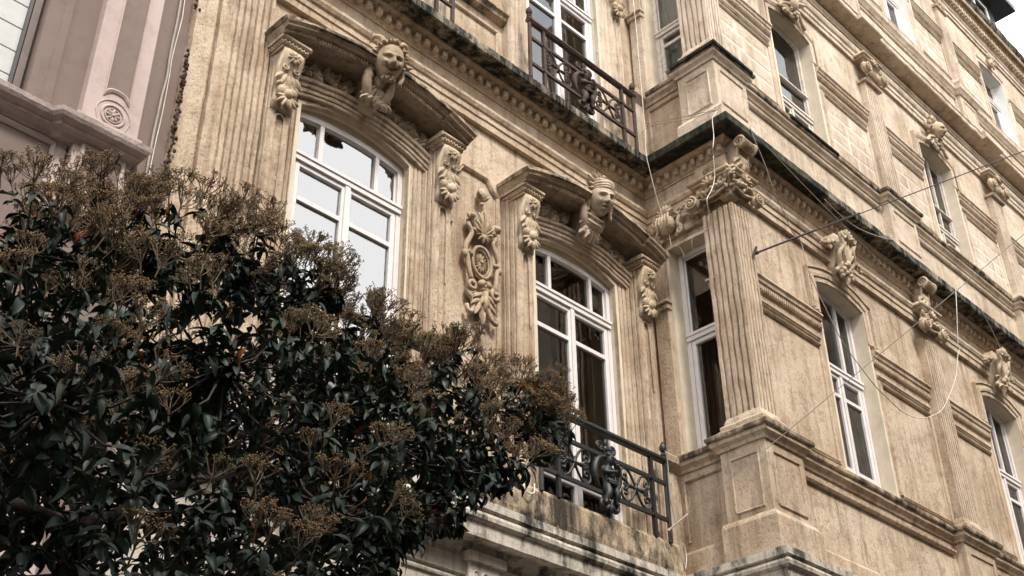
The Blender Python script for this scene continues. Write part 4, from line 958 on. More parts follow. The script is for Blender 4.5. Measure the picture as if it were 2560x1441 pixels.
# ================================================================== BALCONY RAILINGS
def railing():
    root = thing('balcony_railing', (C2, -.29, 5.62), '', 'railing', 'cast iron balcony railings'); tf = front(0); o = .29; m = MB(tf); c = C2
    m.add([(c+s*.87, o+a, z) for s in (-1, 1) for a, z in ((-.022, 6.375), (.022, 6.375), (.028, 6.39), (.036, 6.395), (.036, 6.415), (.022, 6.432), (-.022, 6.432), (-.036, 6.415), (-.036, 6.395), (-.028, 6.39))],
          [(i, (i+1) % 10, 10+(i+1) % 10, 10+i) for i in range(10)]+[tuple(range(10)), tuple(range(10, 20))])
    m.build('handrail', 'iron_black', root)
    for z in (6.17, 5.81):
        m = MB(tf); m.box(c-.85, c+.85, o-.014, o+.014, z-.017, z+.017)
        for u in (-.635, .635): m.tube([(c+u, o-.02, z), (c+u, o+.024, z)], .026, 10)
        m.build('rail', 'iron_black', root)
    for u in (-.845, .845):
        m = MB(tf); m.tube([(c+u, o, 5.60), (c+u, o, 6.42)], .022, 8)
        for z, r in ((6.43, .034), (6.45, .022), (6.465, .03), (6.475, .018)): m.tube([(c+u, o, z-.008), (c+u, o, z+.008)], r, 10)
        m.ball((c+u, o, 6.535), (.036, .036, .052), 12, 9); m.ball((c+u, o, 6.588), .014, 7, 5)
        m.build('end_post', 'iron_black', root, smooth=False)
    for u in (-.635, .635):
        m = MB(tf); m.box(c+u-.017, c+u+.017, o-.017, o+.017, 5.60, 6.38); m.build('post', 'iron_black', root)
    zc = 5.99
    for x0 in (-.425, .39):
        m = MB(tf)
        for sx in (-1, 1):
            for sz in (-1, 1):
                arm = [(0, 0), (.035, .07), (.085, .135), (.145, .158), (.192, .125), (.195, .07), (.160, .038), (.125, .058), (.130, .092), (.150, .095)]
                m.path([(c+x0+sx*x, o, zc+sz*z) for x, z in arm], .0125, 6, 4); m.ball((c+x0+sx*.15, o, zc+sz*.09), .016, 7, 5)
            m.path([(c+x0, o, zc), (c+x0+sx*.07, o, zc), (c+x0+sx*.11, o+.004, zc)], [.012, .014, .015, .018, .02, .02, .012], 6)
            for a in (-.7, -.25, .25, .7): m.petal((c+x0+sx*.09, o, zc), (a if sx > 0 else math.pi-a), .085, .035, .012, .01, 3, 4)
            for zz in (-.05, 0, .05): m.ball((c+x0+sx*.155, o, zc+zz), (.02, .012, .018), 7, 5)
        m.box(c+x0-.012, c+x0+.012, o-.016, o+.016, zc-.05, zc+.05); m.ball((c+x0, o, zc), (.024, .024, .03), 8, 6)
        m.build('scrollwork', 'iron_black', root, smooth=True)
    m = MB(tf)                                                             # crest, crescent and foot scrolls round the cherub
    for s in (-1, 1):
        m.path([(c+s*.01, o, 6.17), (c+s*.03, o, 6.22), (c+s*.085, o, 6.225)], .016, 6); m.spiral((c+s*.085, o, 6.262), .042, 1.7*s, -math.pi/2, .85, .017, 6)
        m.path([(c+s*.02, o+.02, 6.16), (c+s*.11, o+.01, 6.13), (c+s*.16, o, 6.03), (c+s*.15, o, 5.93), (c+s*.10, o, 5.84)], [.010, .014, .018, .022, .027, .03, .031, .03, .027, .022, .018, .014, .010], 7, 3)
        m.spiral((c+s*.075, o+.01, 5.715), .062, 1.5*s, math.pi/2, .8, .024, 7)
    m.ball((c, o, 6.31), (.022, .018, .04)); m.ball((c, o, 6.25), (.03, .02, .03))
    for a in (-2.3, -1.57, -.84): m.petal((c, o+.01, 5.72), a, .09, .06, .03, .01)
    m.build('crest_and_scrolls', 'iron_black', root, smooth=True)
    # the cherub: one skinned body
    V = {'pel': (0, .03, 5.90, .058), 'wst': (0, .035, 5.955, .050), 'chs': (0, .04, 6.02, .058), 'nck': (0, .045, 6.075, .026), 'hd0': (.005, .06, 6.11, .046), 'hd1': (.01, .065, 6.15, .048), 'hd2': (.01, .06, 6.185, .026),
         'sl': (-.06, .04, 6.045, .028), 'el': (-.085, .08, 5.985, .024), 'wl': (-.01, .115, 5.995, .018), 'hl': (.035, .115, 6.01, .017),
         'sr': (.06, .04, 6.045, .028), 'er': (.105, .075, 6.00, .024), 'wr': (.07, .105, 6.06, .018), 'hr': (.04, .105, 6.09, .016),
         'hl2': (-.035, .04, 5.875, .046), 'kl': (-.055, .085, 5.80, .038), 'al': (-.085, .06, 5.715, .022), 'fl': (-.10, .085, 5.695, .020),
         'hr2': (.035, .04, 5.875, .046), 'kr': (.06, .09, 5.815, .038), 'ar': (.055, .06, 5.73, .022), 'frr': (.07, .09, 5.71, .020)}
    E_ = [('pel', 'wst'), ('wst', 'chs'), ('chs', 'nck'), ('nck', 'hd0'), ('hd0', 'hd1'), ('hd1', 'hd2'), ('chs', 'sl'), ('sl', 'el'), ('el', 'wl'), ('wl', 'hl'), ('chs', 'sr'), ('sr', 'er'), ('er', 'wr'), ('wr', 'hr'), ('pel', 'hl2'), ('hl2', 'kl'), ('kl', 'al'), ('al', 'fl'), ('pel', 'hr2'), ('hr2', 'kr'), ('kr', 'ar'), ('ar', 'frr')]
    ks = list(V); me = bpy.data.meshes.new('cherub'); me.from_pydata([tf(c+V[k][0], o+V[k][1]-.02, V[k][2]) for k in ks], [(ks.index(a), ks.index(b)) for a, b in E_], []); me.materials.append(MATS['iron_black'])
    ob = bpy.data.objects.new('cherub', me); COL.objects.link(ob); setparent(ob, root)
    sk = ob.modifiers.new('skin', 'SKIN'); 
    for i, k in enumerate(ks): me.skin_vertices[0].data[i].radius = (V[k][3], V[k][3])
    me.skin_vertices[0].data[0].use_root = True; sk.use_smooth_shade = True
    ob.modifiers.new('sub', 'SUBSURF').levels = 1; ob.modifiers['sub'].render_levels = 1
    h = MB(tf); rr = random.Random(3)
    for i in range(26):
        a = rr.uniform(0, 6.28); b = rr.uniform(.15, 1.5); h.ball((c+.01+.047*math.cos(a)*math.cos(b), o+.04+.045*math.sin(a)*math.cos(b)-.006, 6.135+.055*math.sin(b)), rr.uniform(.011, .016), 6, 5)
    h.ball((c+.012, o+.093, 6.128), (.009, .010, .010), 6, 5); h.build('cherub_hair', 'iron_black', root, smooth=True)
    h = MB(tf); h.path([(c-.06, o+.055, 5.925), (c-.01, o+.082, 5.905), (c+.05, o+.06, 5.93)], .018, 6, 4); h.path([(c-.05, o+.06, 5.905), (c+.0, o+.085, 5.885), (c+.055, o+.06, 5.91)], .016, 6, 4); h.build('loincloth', 'iron_black', root, smooth=True)
    return root
def copy_tree(src, delta, label, mat=None):
    r = src.copy(); COL.objects.link(r); r.location = src.location+Vector(delta); r['label'] = label; BASES.append(r)
    for ch in src.children:
        k = ch.copy(); COL.objects.link(k); k.parent = r; k.matrix_parent_inverse = ch.matrix_parent_inverse.copy()
        if mat: k.material_slots[0].link = 'OBJECT'; k.material_slots[0].material = MATS[mat]
    return r
ra = railing(); ra['label'] = 'black cast iron railing with cherub below the dark arched window'
for dlt, lb, mt in (((C1-C2, 0, 0), 'black iron railing half hidden in the bush below the sky-mirroring window', None), ((0, 0, 4.53), 'rusty brown iron railing with cherub above the black cornice slab', 'iron_rust'), ((C1-C2, 0, 4.53), 'rusty railing end cut by the top edge above the grinning mask', 'iron_rust')):
    cpy = copy_tree(ra, dlt, lb, mt)
# ================================================================== PINK HOUSE ON THE LEFT
PK = thing('pink_house', (0, 0, 0), 'pink painted house with white shuttered window and moulded pilaster, left of the stone building', 'house')
FP = front(0)
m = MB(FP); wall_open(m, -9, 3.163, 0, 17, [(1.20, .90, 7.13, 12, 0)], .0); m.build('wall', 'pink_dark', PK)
m = MB(); m.box(-9, 3.15, .6, 10, 0, 17); m.build('core', 'room_dark', PK)
m = MB(FP); m.archsweep([(.30, 7.13), (.30, 12), (2.10, 12), (2.10, 7.13)], [(.0, -.30), (-.004, .0), (.0, .02), (.10, .02), (.11, .035), (.165, .035), (.17, 0), (.17, -.05)]); m.build('window_surround', 'pink_dark', PK, .002)
m = MB(FP); m.archsweep([(.34, 7.13), (.34, 12), (2.075, 12), (2.075, 7.13)], [(0, -.05), (-.05, -.05), (-.05, -.12), (0, -.12)]); fr_ = m.build('window', 'brown_frame', PK, .001)
m = MB(FP); m.archsweep([(.40, 7.13), (.40, 12), (2.02, 12), (2.02, 7.13)], [(0, -.06), (-.022, -.06), (-.022, -.12), (0, -.12)]); m.build('glazing_bar', 'dark_frame', fr_, .001)
m = MB(FP); m.box(.36, 2.03, -.13, -.0925, 7.05, 12); m.build('shutter_backing', 'shutter_white', fr_)
z = 7.10
while z < 11.9:
    m = MB(FP); m.add([(x, o, zz) for x in (.40, 2.00) for o, zz in ((-.092, z+.001), (-.086, z+.008), (-.085, z+.203), (-.091, z+.211))], [(0, 1, 5, 4), (1, 2, 6, 5), (2, 3, 7, 6), (3, 0, 4, 7), (0, 3, 2, 1), (4, 5, 6, 7)])
    m.build('shutter_slat', 'shutter_white', fr_, .001); z += .212
# window sill ledge, breaking forward round the pilaster
LP = [(-9, 0), (2.34, 0), (2.38, -.06), (2.80, -.06), (2.80, 0)]
m = MB(); m.sweep(LP, [(-.05, 6.895), (.03, 6.895), (.05, 6.925), (.10, 6.940), (.105, 6.960), (.145, 6.980), (.16, 7.005), (.165, 7.040), (.14, 7.060), (-.05, 7.075)], .07); m.build('ledge', 'pink_ledge', PK, .006)
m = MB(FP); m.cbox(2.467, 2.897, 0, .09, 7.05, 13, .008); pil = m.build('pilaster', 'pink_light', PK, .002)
m = MB(FP); ext_z(m, [(2.437, .0), (2.437, .10), (2.927, .10), (2.927, 0)], 7.05, 7.165); m.build('base', 'pink_light', pil, .002)
ap = [(2.597, 12.5), (2.597, 7.50)]+[(2.687+.09*math.cos(t)*1.0, 7.50-.0+.035*math.sin(t)*-1) for t in [math.pi-math.pi*i/8 for i in range(1, 8)]]+[(2.777, 7.50), (2.777, 12.5)]
ap = [(2.597, 12.5), (2.597, 7.44)]+[(2.687-.09*math.cos(t), 7.44+.045*math.sin(t)) for t in [math.pi*i/8 for i in range(1, 8)]]+[(2.777, 7.44), (2.777, 12.5)]
m = MB(FP); m.archsweep([(u, v) for u, v in ap[::-1]], [(0, .09), (0, .102), (.012, .110), (.03, .100), (.036, .09)]); m.build('panel_moulding', 'pink_light', pil, .001)
m = MB(FP); m.add([(u, .0925, v) for u, v in ap], [tuple(range(len(ap)))]); m.build('panel', 'pink_dark', pil)
m = MB(FP); m.tube([(2.685+.085*math.cos(a), .092, 7.255+.085*math.sin(a)) for a in [2*math.pi*i/24 for i in range(25)]], .011, 6, False)
rosette(m, (2.685, .092, 7.255), .058, 8, .014); m.tube([(2.685+.058*math.cos(a), .094, 7.255+.058*math.sin(a)) for a in [2*math.pi*i/24 for i in range(25)]], .006, 5, False); m.build('rosette', 'pink_light', pil, .0015, True)
m = MB(FP); m.tube([(2.582, .092, 7.17)]+[(2.687-.13*math.cos(t), .092, 7.255+.13*math.sin(t)) for t in [math.pi*i/12 for i in range(13)]]+[(2.792, .092, 7.17)], .006, 5, False); m.build('arch_moulding', 'pink_light', pil, .001)
m = MB(FP); m.cbox(2.467, 2.887, 0, .085, 6.43, 6.95, .008); m.cbox(2.437, 2.917, 0, .11, 6.33, 6.43, .01); pd = m.build('pedestal', 'pink_light', PK, .002)
m = MB(FP); m.archsweep([(2.547, 6.55), (2.547, 6.89), (2.817, 6.89), (2.817, 6.55), (2.547, 6.55)], [(0, .085), (0, .10), (.015, .11), (.03, .10), (.035, .085)]); m.build('panel_moulding', 'pink_light', pd, .001)
m = MB(FP); m.quad((2.547, .088, 6.55), (2.817, .088, 6.55), (2.817, .088, 6.89), (2.547, .088, 6.89)); m.build('panel', 'pink_dark', pd)
m = MB(FP); m.archsweep([(.2, 5.9), (.2, 6.85), (2.35, 6.85), (2.35, 5.9), (.2, 5.9)], [(0, 0), (0, .012), (.02, .03), (.04, .02), (.06, .026), (.10, .024), (.105, 0)]); m.build('panel_moulding', 'pink_light', PK, .001)
m = MB(); m.sweep([(-9, 0), (3.1, 0)], [(-.05, 5.33), (.20, 5.33), (.22, 5.30), (.20, 5.22), (.14, 5.18), (.12, 5.08), (-.05, 5.08)], .15); m.build('string_course', 'pink_ledge', PK, .003)
m = MB(FP)
for uu in (.2, 1.0, 1.9, 2.7): m.cbox(uu-.13, uu+.13, 0, .06, 3.0, 5.05, .01)
m.build('lower_pilasters', 'pink_light', PK, .002, kind='stuff')
# ================================================================== HOUSES ACROSS THE STREET (seen mirrored in the panes)
def opp(x0, x1, y, h, label, mat):
    b = thing('opposite_house', ((x0+x1)/2, y, 0), label, 'house', 'houses across the street')
    mm = MB(); mm.box(x0, x1, y-8, y, 0, h); mm.build('wall', mat, b)
    mm = MB(); mm.box(x0-.2, x1+.2, y-8, y+.4, h, h+.35); mm.build('cornice', mat, b)
    x = x0+1
    while x < x1-1:
        z = 2
        while z < h-2.2:
            q = MB(); q.box(x, x+1.0, y-.05, y+.03, z, z+1.9); wq = q.build('window', 'dark_frame', b)
            q = MB(); q.box(x-.12, x+1.12, y, y+.16, z+1.9, z+2.1); q.build('lintel', mat, wq)
            z += 3.6
        x += 2.1
opp(21.2, 32.5, -12.6, 23, 'tall grey stone house across the street, mirrored in the dark windows', 'stone_far')
opp(7.2, 21.0, -12.6, 13.5, 'mid-height stone house across the street opposite the corner', 'stone_far')
opp(-14, 7, -12.6, 14, 'broad stone house across the street behind the viewer', 'stone_far')
opp(33.5, 60, -12.6, 25, 'far stone house across the street beyond the gap', 'stone_far')
opp(-40, -14.4, -12.6, 15, 'long stone house across the street on the far left', 'stone_far')
# dormer on the roof edge
DM = MB(front(-.95)); DM.box(18.3, 20.45, -1.2, 0, 18.75, 20.45); DM.box(18.0, 20.85, -1.4, .35, 20.45, 20.62); DM.box(18.05, 20.8, -1.3, .30, 20.62, 20.75)
dmr = DM.build('dormer', 'zinc', BLD)
q = MB(front(-.95)); q.archsweep([(18.75, 18.9), (18.75, 20.2), (20.05, 20.2), (20.05, 18.9)], [(0, 0), (0, .03), (-.08, .03), (-.08, 0)]); q.box(19.36, 19.44, 0, .025, 18.9, 20.12); q.build('window_frame', 'white_frame', dmr)
q = MB(front(-.95)); q.quad((18.83, .012, 18.9), (19.97, .012, 18.9), (19.97, .012, 20.12), (18.83, .012, 20.12)); q.build('pane', 'glass', dmr, recalc=False)
# ================================================================== CABLES
def cable(name, pts, r, mat, label, group=None, sm=4):
    m = MB(); m.tube(crom(pts, sm), r, 6); o = m.build(name, mat, None, smooth=True); return tag(o, label, 'cable', group)
cable('cable', [(8.554, -.35, 12.505), (8.564, -.35, 12.0), (8.558, -.35, 11.587), (8.542, -.36, 10.991), (8.536, -.36, 10.395), (8.52, -.36, 10.08), (8.57, -.355, 9.86), (8.65, -.345, 9.60), (8.75, -.335, 9.35), (8.80, -.35, 9.255), (8.80, -.36, 9.117), (8.80, -.38, 8.978), (8.86, -.40, 9.0), (8.90, -.42, 8.98), (8.93, -.44, 8.86)], .0045, 'cable_white', 'white cable hanging over the inner corner of the cornice to the cartouche')
cable('cable', [(8.56, -1.30, 10.16), (8.352, -1.4, 9.912), (8.29, -1.4, 9.814), (8.275, -1.4, 9.573), (8.231, -1.4, 9.40), (8.30, -1.35, 9.38), (8.31, -1.34, 9.32), (8.347, -1.3, 9.127), (8.259, -1.3, 8.929), (8.161, -1.3, 8.761), (8.251, -1.25, 8.672), (8.478, -1.1, 8.736), (8.66, -.9, 8.83), (8.75, -.7, 8.91), (8.78, -.65, 8.87), (8.86, -.6, 8.80)], .0045, 'cable_white', 'white cable dangling in front of the corner capital')
cable('cable', [(9.01, -1.40, 10.14), (9.092, -1.395, 9.972), (9.271, -1.37, 9.743), (9.457, -1.32, 9.516), (9.677, -1.27, 9.389), (9.85, -1.23, 9.271), (10.029, -1.22, 9.224), (10.06, -1.22, 9.0), (10.112, -1.22, 8.801), (10.3, -1.22, 8.52), (10.557, -1.22, 8.176), (10.859, -1.22, 7.981), (11.121, -1.22, 7.84), (11.35, -1.22, 7.777), (11.606, -1.235, 7.694)], .006, 'cable_grey', 'thin grey cable looping across the nearest bay window')
cable('cable', [(13.60, -1.385, 10.12), (13.457, -1.385, 9.721), (13.402, -1.32, 9.227), (13.476, -1.30, 9.208), (13.389, -1.29, 9.088), (13.244, -1.26, 8.735), (12.937, -1.24, 8.353), (12.71, -1.24, 8.126), (12.456, -1.24, 7.955), (12.122, -1.24, 7.788), (11.832, -1.24, 7.711), (11.60, -1.24, 7.694)], .0048, 'cable_white', 'long white cable drooping from the cornice past the middle pilaster')
cable('cable', [(9.027, -1.39, 10.126), (9.6, -1.40, 9.96), (10.252, -1.395, 9.82), (10.893, -1.385, 9.71), (12.443, -1.32, 9.507), (13.45, -1.25, 9.48)], .005, 'cable_grey', 'thin wire running under the bay cornice to the second bracket')
cable('cable', [(10.411, -1.40, 9.898), (10.708, -1.40, 9.84), (11.095, -1.40, 9.844), (11.567, -1.40, 9.96), (12.005, -1.395, 10.12)], .006, 'cable_grey', 'short grey cable sagging below the bay cornice edge')
cable('cable', [(14.28, -1.395, 10.089), (14.569, -1.36, 9.9), (14.874, -1.31, 9.694)], .006, 'cable_grey', 'short wire from the cornice edge to the second keystone')
cable('cable', [(8.40, -.355, 6.47), (8.43, -.345, 6.403), (8.44, -.34, 6.313), (8.437, -.34, 6.025), (8.462, -.34, 5.892), (8.494, -.345, 5.664), (8.53, -.36, 5.34)], .006, 'cable_grey', 'grey cable tied to the corner post of the lower railing')
cable('cable', [(8.49, -.345, 5.60), (8.571, -.35, 5.588), (8.585, -.35, 5.471), (8.535, -.36, 5.345)], .0045, 'cable_white', 'short white cable loop at the foot of the corner')
cable('cable', [(8.70, -.2, 10.60), (8.70, -.3, 10.62), (8.68, -.5, 10.54), (8.62, -.9, 10.32), (8.50, -1.34, 10.10)], .004, 'cable_grey', 'upper of two thin wires slung across the bay return wall')
cable('cable', [(8.76, -.2, 10.76), (8.72, -.5, 10.60), (8.64, -.9, 10.38), (8.52, -1.34, 10.12)], .004, 'cable_grey', 'lower of two thin wires slung across the bay return wall')
cable('cable', [(6.526, -.31, 5.60), (6.53, -.33, 5.53), (6.572, -.335, 5.503), (6.629, -.335, 5.534), (6.659, -.31, 5.62)], .007, 'cable_white', 'white cable end curling over the balcony ledge beside the bush')
cable('cable', [(3.038, -.02, 9.6), (3.05, -.02, 8.682), (3.05, -.025, 8.467), (3.045, -.025, 8.153), (3.055, -.02, 7.908), (3.044, -.022, 7.717), (3.04, -.02, 7.504), (3.036, -.02, 7.296), (3.04, -.02, 6.846), (3.035, -.02, 5.5)], .011, 'cable_grey', 'grey cable running down the pink wall beside the joint')
cable('cable', [(3.064, -.015, 9.6), (3.085, -.015, 8.7), (3.09, -.015, 8.538), (3.07, -.015, 8.146), (3.075, -.015, 7.944), (3.075, -.015, 7.55), (3.065, -.015, 7.2), (3.06, -.015, 6.4)], .0045, 'cable_white', 'thin pale cable beside the grey cable on the pink wall')
# catenary wires out over the street
A, B_ = Vector((9.09, -1.22, 8.62)), Vector((11.171, -4.0, 9.831))
cable('catenary_wire', [A+(B_-A)*t-Vector((0, 0, .02*math.sin(math.pi*min(t/2.2, 1)))) for t in [i/8*2.2 for i in range(9)]], .0055, 'steel_dark', 'dark steel wire stretched from the corner pilaster over the street')
m = MB(); m.tube([A, A+(B_-A)*.18], .011, 8); m.tube([A+Vector((-.04, .05, -.09)), A+Vector((0, 0, .07))], .014, 6); m.tube([A+Vector((-.0, .06, 0)), A], .018, 8); m.ball(A, .022)
m.tube([A+(B_-A)*.20, A+(B_-A)*.30], .008, 8); m.ball(A+(B_-A)*.19, .013); m.ball(A+(B_-A)*.31, .012); tag(m.build('wire_anchor', 'steel_dark'), 'dark iron anchor and turnbuckle on the corner pilaster', 'anchor')
A, B_ = Vector((8.40, -.32, 5.70)), Vector((9.729, -3.6, 7.957))
cable('catenary_wire', [A+(B_-A)*t for t in (0, .03, .3, .6, 1, 1.6, 2.4)], .0035, 'cable_grey', 'thin pale wire tied to the lower railing rising over the street')
m = MB(); m.tube([A, A+(B_-A)*.05], .008, 6); m.ball(A+(B_-A)*.05, .010); m.ball(A, .013); tag(m.build('wire_clamp', 'cable_white'), 'small pale clamp where the thin wire meets the railing', 'clamp')
# ================================================================== PHOTINIA TREE
TR = thing('photinia_tree', (1.5, -2.9, .13), 'dark evergreen tree with brown flower heads and glossy leaves in front of the house', 'tree')
BLOB = [(1.43, -2.6, 4.24, .31), (1.82, -2.4, 4.53, .31), (1.98, -2.7, 4.44, .28), (2.47, -2.5, 4.68, .29), (2.61, -2.7, 4.5, .23), (2.94, -2.6, 4.43, .24), (3.34, -2.5, 4.45, .25), (3.53, -2.7, 4.4, .25), (3.99, -2.6, 4.49, .23), (4.18, -2.7, 4.4, .18), (1.4, -3.0, 3.65, .33), (1.79, -2.9, 3.81, .35), (2.06, -3.1, 3.78, .35), (2.6, -2.9, 3.9, .36), (2.91, -3.0, 3.81, .32), (3.38, -2.9, 3.94, .27), (3.76, -2.8, 4.01, .16), (1.38, -3.2, 3.11, .31), (1.64, -3.3, 3.12, .32), (2.12, -3.1, 3.3, .36), (2.46, -3.2, 3.33, .32), (2.91, -3.0, 3.44, .21), (1.51, -3.4, 2.78, .29), (2.03, -3.3, 2.91, .33), (2.62, -3.1, 3.13, .22), (.99, -2.9, 3.64, .33), (1.03, -3.2, 3.01, .33), (1.67, -2.3, 3.83, .37), (2.44, -2.3, 4.01, .42), (3.15, -2.35, 4.07, .36), (.6, -2.6, 4.1, .4), (.5, -3.3, 3.2, .4), (1.2, -3.7, 3.1, .3), (3.62, -2.8, 3.98, .17), (3.40, -2.85, 3.74, .15), (3.10, -2.95, 3.58, .18), (2.92, -3.0, 3.32, .15)]
rr = random.Random(11)
def leafmesh(fold, curl, wv):
    m = MB(); nu, nv = 2, 5
    def fn(a, t):
        w = .52*(math.sin(math.pi*min(1, .05+.92*t)**.9))**.8*(1-.12*t)
        if t > .98: w = .01
        x = (a-.5)*w
        return (x, t-.0, fold*abs(x)*1.1-curl*t*t+wv*math.sin(t*6)*x*3)
    m.grid(fn, nu, nv)
    m.tube([(0, -.18, .02), (0, 0, 0)], .018, 3, False)
    return m
LEAF = [leafmesh(f, c, w) for f, c, w in ((.5, .35, .0), (.8, .15, .1), (.3, .6, .05), (.9, .45, -.1), (.2, .25, .1), (.6, .8, .0))]
LGR = [m.mesh('leaf', 'leaf_green', smooth=True, recalc=False) for m in LEAF]; LOL = [m.mesh('leaf', 'leaf_olive', smooth=True, recalc=False) for m in LEAF]; LRE = [m.mesh('leaf', 'leaf_red', smooth=True, recalc=False) for m in LEAF]
# limbs
limb_tips = []
def limb(pts, r0, r1, nm='branch', par=TR):
    p = crom(pts, 5); n = len(p); m = MB(); m.tube(p, [r0+(r1-r0)*i/(n-1) for i in range(n)], 8); return m.build(nm, 'bark', par, .006, True)
limb([(1.15, -3.0, .1), (1.18, -2.98, 1.0), (1.3, -2.95, 1.9), (1.42, -2.9, 2.5)], .075, .055, 'trunk')
limb([(1.42, -2.9, 2.45), (1.7, -2.85, 2.9), (2.0, -2.75, 3.4), (2.3, -2.6, 3.9), (2.45, -2.5, 4.35)], .045, .012)
limb([(1.40, -2.9, 2.4), (1.3, -2.8, 3.0), (1.35, -2.7, 3.6), (1.5, -2.55, 4.1)], .045, .012)
limb([(1.5, -2.9, 2.6), (2.1, -2.9, 2.95), (2.7, -2.85, 3.35), (3.2, -2.75, 3.8), (3.6, -2.7, 4.15), (4.0, -2.65, 4.35)], .04, .010)
limb([(1.3, -2.95, 2.2), (1.1, -3.1, 2.7), (.95, -3.1, 3.2), (.9, -2.9, 3.7)], .035, .012)
limb([(2.0, -2.75, 3.4), (2.5, -2.6, 3.7), (3.0, -2.45, 4.1), (3.3, -2.5, 4.4)], .022, .008)
limb([(1.35, -2.7, 3.5), (1.7, -2.6, 3.9), (1.85, -2.5, 4.4)], .02, .008)
limb([(2.7, -2.85, 3.35), (3.1, -2.95, 3.5), (3.5, -2.9, 3.75), (3.75, -2.8, 3.95)], .018, .006)
limb([(1.0, -3.3, 2.75), (1.25, -3.35, 2.95), (1.5, -3.4, 2.95), (1.75, -3.35, 3.15)], .026, .014)
tips = []
for bi, (x, y, z, r) in enumerate(BLOB):
    n = int(760*r*r*(1 if z > 3.5 else .72))+12
    for i in range(n):
        d = Vector((rr.gauss(0, 1), rr.gauss(0, 1), rr.gauss(0, 1))).normalized(); q = r*(rr.random()**.42)*1.03
        p = Vector((x, y, z))+Vector((d.x*q, d.y*q*1.1, d.z*q*.9))
        up_ = 0
        for (bx, by, bz, br) in BLOB:
            e = Vector((bx, by, bz))
            if any((p+Vector((0, -.03, h_))-e).length < br*.95 for h_ in (.12, .28, .5)): up_ = 1; break
        tips.append((p, (d+Vector((0, 0, .9))).normalized(), up_ == 0 and (bi < 10 or rr.random() < .42), Vector((x, y, z))))
leaves = []; panic = []; tw = MB()
for p, ax, top, ctr in tips:
    if rr.random() < .55:
        q = p+(ctr-p)*.75; tw.tube([q, (p+q)/2+Vector((0, 0, -.03)), p], [.0055, .0042, .0028], 4, False)
    k = rr.randint(4, 7); base = ax.orthogonal().normalized(); other = ax.cross(base); a0 = rr.uniform(0, 6.28)
    redtip = rr.random() < (.17 if top else .03)
    for i in range(k):
        a = a0+i*2.4; out = base*math.cos(a)+other*math.sin(a); L = rr.uniform(.040, .072)*rr.choice((.8, 1, 1, 1.15))
        dirv = (out*1.0+ax*rr.uniform(-.15, .6)+Vector((0, 0, rr.uniform(-.65, .05)))).normalized()
        nrm = (ax*.8+Vector((0, 0, .7))+Vector((rr.gauss(0, .3), rr.gauss(0, .3), 0)))
        nrm = (nrm-dirv*nrm.dot(dirv)).normalized(); sd = dirv.cross(nrm)
        pos = p-ax*rr.uniform(0, .05)
        red = redtip and i < 2 and rr.random() < .7
        if red: dirv = (ax+out*.5).normalized(); nrm = (out-dirv*out.dot(dirv)).normalized(); sd = dirv.cross(nrm); L *= .8
        mtx = Matrix(((sd.x*L, dirv.x*L, nrm.x*L, pos.x), (sd.y*L, dirv.y*L, nrm.y*L, pos.y), (sd.z*L, dirv.z*L, nrm.z*L, pos.z), (0, 0, 0, 1)))
        leaves.append((mtx, rr.randrange(6), 2 if red else (1 if rr.random() < .12 else 0), (pos-CAM).length-(.6 if top else 0)))
    if top and rr.random() < .95:
        panic.append((p, ax))
        if ctr.z > 4.2 and rr.random() < .55: panic.append((p+Vector((rr.gauss(0, .05), rr.gauss(0, .05), rr.uniform(-.02, .05))), ax))
    elif rr.random() < .02: panic.append((p, ax))
# flower heads: flat-topped branching clusters
def panicle(seed):
    r = random.Random(seed); st = MB(); bd = MB()
    st.tube([(0, 0, -.05), (0, 0, .03)], .0028, 4, False)
    for i in range(7+seed % 5):
        a = i*2.4+r.uniform(-.3, .3); rad = r.uniform(.012, .066); z = .075+r.uniform(-.012, .012)-rad*.25
        s = Vector((0, 0, .012+r.uniform(-.01, .015))); e = Vector((rad*math.cos(a), rad*math.sin(a), z)); st.tube([s, (s+e)/2+Vector((0, 0, -.004)), e], .0017, 3, False)
        for j in range(6):
            f = e+Vector((r.gauss(0, .011), r.gauss(0, .011), r.uniform(.008, .022))); st.tube([e-(e-s)*r.uniform(0, .25), f], .0011, 3, False)
            for k in range(2):
                g_ = f+Vector((r.gauss(0, .005), r.gauss(0, .005), r.uniform(.001, .008))); b_ = r.uniform(.0024, .0037); st.tube([f, g_], .0008, 3, False)
                bd.add([g_+Vector(v)*b_ for v in ((1, 0, 0), (0, 1, 0), (-1, 0, 0), (0, -1, 0), (0, 0, 1.1), (0, 0, -1))], [(0, 1, 4), (1, 2, 4), (2, 3, 4), (3, 0, 4), (1, 0, 5), (2, 1, 5), (3, 2, 5), (0, 3, 5)])
    me = st.mesh('flower_head', 'stalk', recalc=False); n0 = len(me.polygons)
    full = MB(); full.add(st.v, st.f); full.add(bd.v, bd.f)
    me = full.mesh('flower_head', 'stalk', recalc=False); me.materials.append(MATS['bud' if seed % 3 else 'bud_green'])
    me.polygons.foreach_set('material_index', [0]*n0+[1]*(len(me.polygons)-n0)); return me
PAN = [panicle(s) for s in range(9)]
panic.sort(key=lambda t: (t[0]-CAM).length)
random.Random(4).shuffle(panic)
rest = []
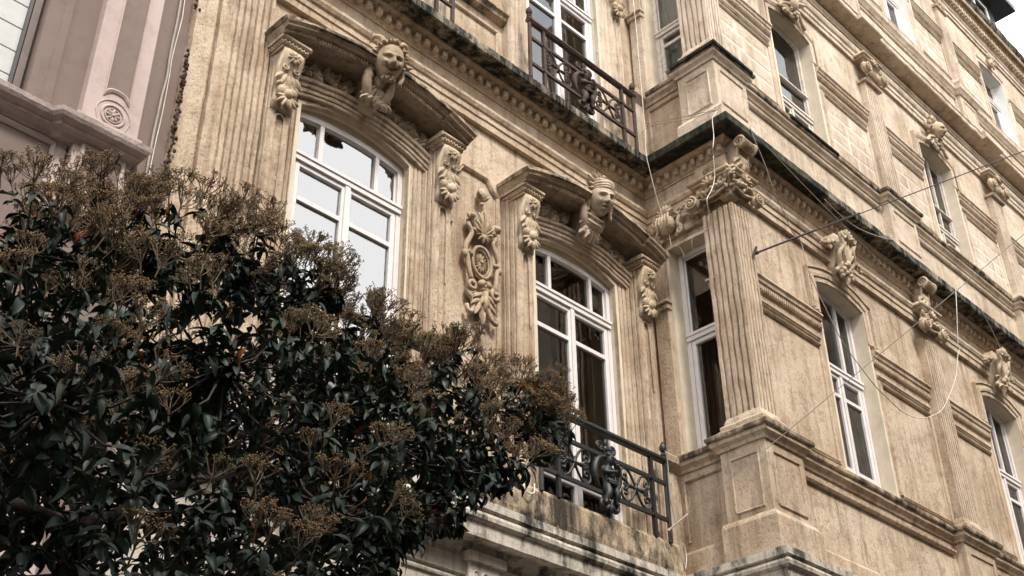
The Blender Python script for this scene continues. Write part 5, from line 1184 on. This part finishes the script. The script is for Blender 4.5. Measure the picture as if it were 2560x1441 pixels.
for i, (p, ax) in enumerate(panic):
    ax = (ax+Vector((rr.gauss(0, .2), rr.gauss(0, .2), .6))).normalized(); rot = ax.to_track_quat('Z', 'Y').to_matrix().to_4x4() @ Matrix.Rotation(rr.uniform(0, 6.28), 4, 'Z'); s = rr.uniform(.70, 1.25)
    mt = Matrix.Translation(p+ax*.03) @ rot @ Matrix.Scale(s, 4)
    if i < 290:
        o = bpy.data.objects.new('flower_head', PAN[i % 9]); COL.objects.link(o); setparent(o, TR); o.matrix_basis = mt
    else: rest.append((mt, i % 9))
if rest:
    vs, fs, mi = [], [], []
    for mt, k in rest[:260]:
        me = PAN[k]; n = len(vs); vs += [tuple(mt @ v.co) for v in me.vertices]; fs += [tuple(x+n for x in pl.vertices) for pl in me.polygons]; mi += [pl.material_index for pl in me.polygons]
    me = bpy.data.meshes.new('flower_mass'); me.from_pydata(vs, [], fs); me.materials.append(MATS['stalk']); me.materials.append(MATS['bud']); me.polygons.foreach_set('material_index', mi)
    o = bpy.data.objects.new('flower_mass', me); COL.objects.link(o); setparent(o, TR); o['kind'] = 'stuff'
leaves.sort(key=lambda t: t[3])
pools = (LGR, LOL, LRE)
for mt, k, c, d in leaves[:300]:
    o = bpy.data.objects.new('leaf', pools[c][k]); COL.objects.link(o); setparent(o, TR); o.matrix_basis = mt
vs, fs, mi = [], [], []
for mt, k, c, d in leaves[300:]:
    L = LEAF[k]; n = len(vs); vs += [tuple(mt @ Vector(v)) for v in L.v]; fs += [tuple(x+n for x in f) for f in L.f]; mi += [c]*len(L.f)
me = bpy.data.meshes.new('crown'); me.from_pydata(vs, [], fs)
for nm in ('leaf_green', 'leaf_olive', 'leaf_red'): me.materials.append(MATS[nm])
me.polygons.foreach_set('material_index', mi); me.polygons.foreach_set('use_smooth', [True]*len(me.polygons))
o = bpy.data.objects.new('crown', me); COL.objects.link(o); setparent(o, TR); o['kind'] = 'stuff'
o = tw.build('twigs', 'twig', TR, recalc=False, kind='stuff')
print('LEAVES', len(leaves), 'PANICLES', len(panic))
for e in BASES: del e['_b']
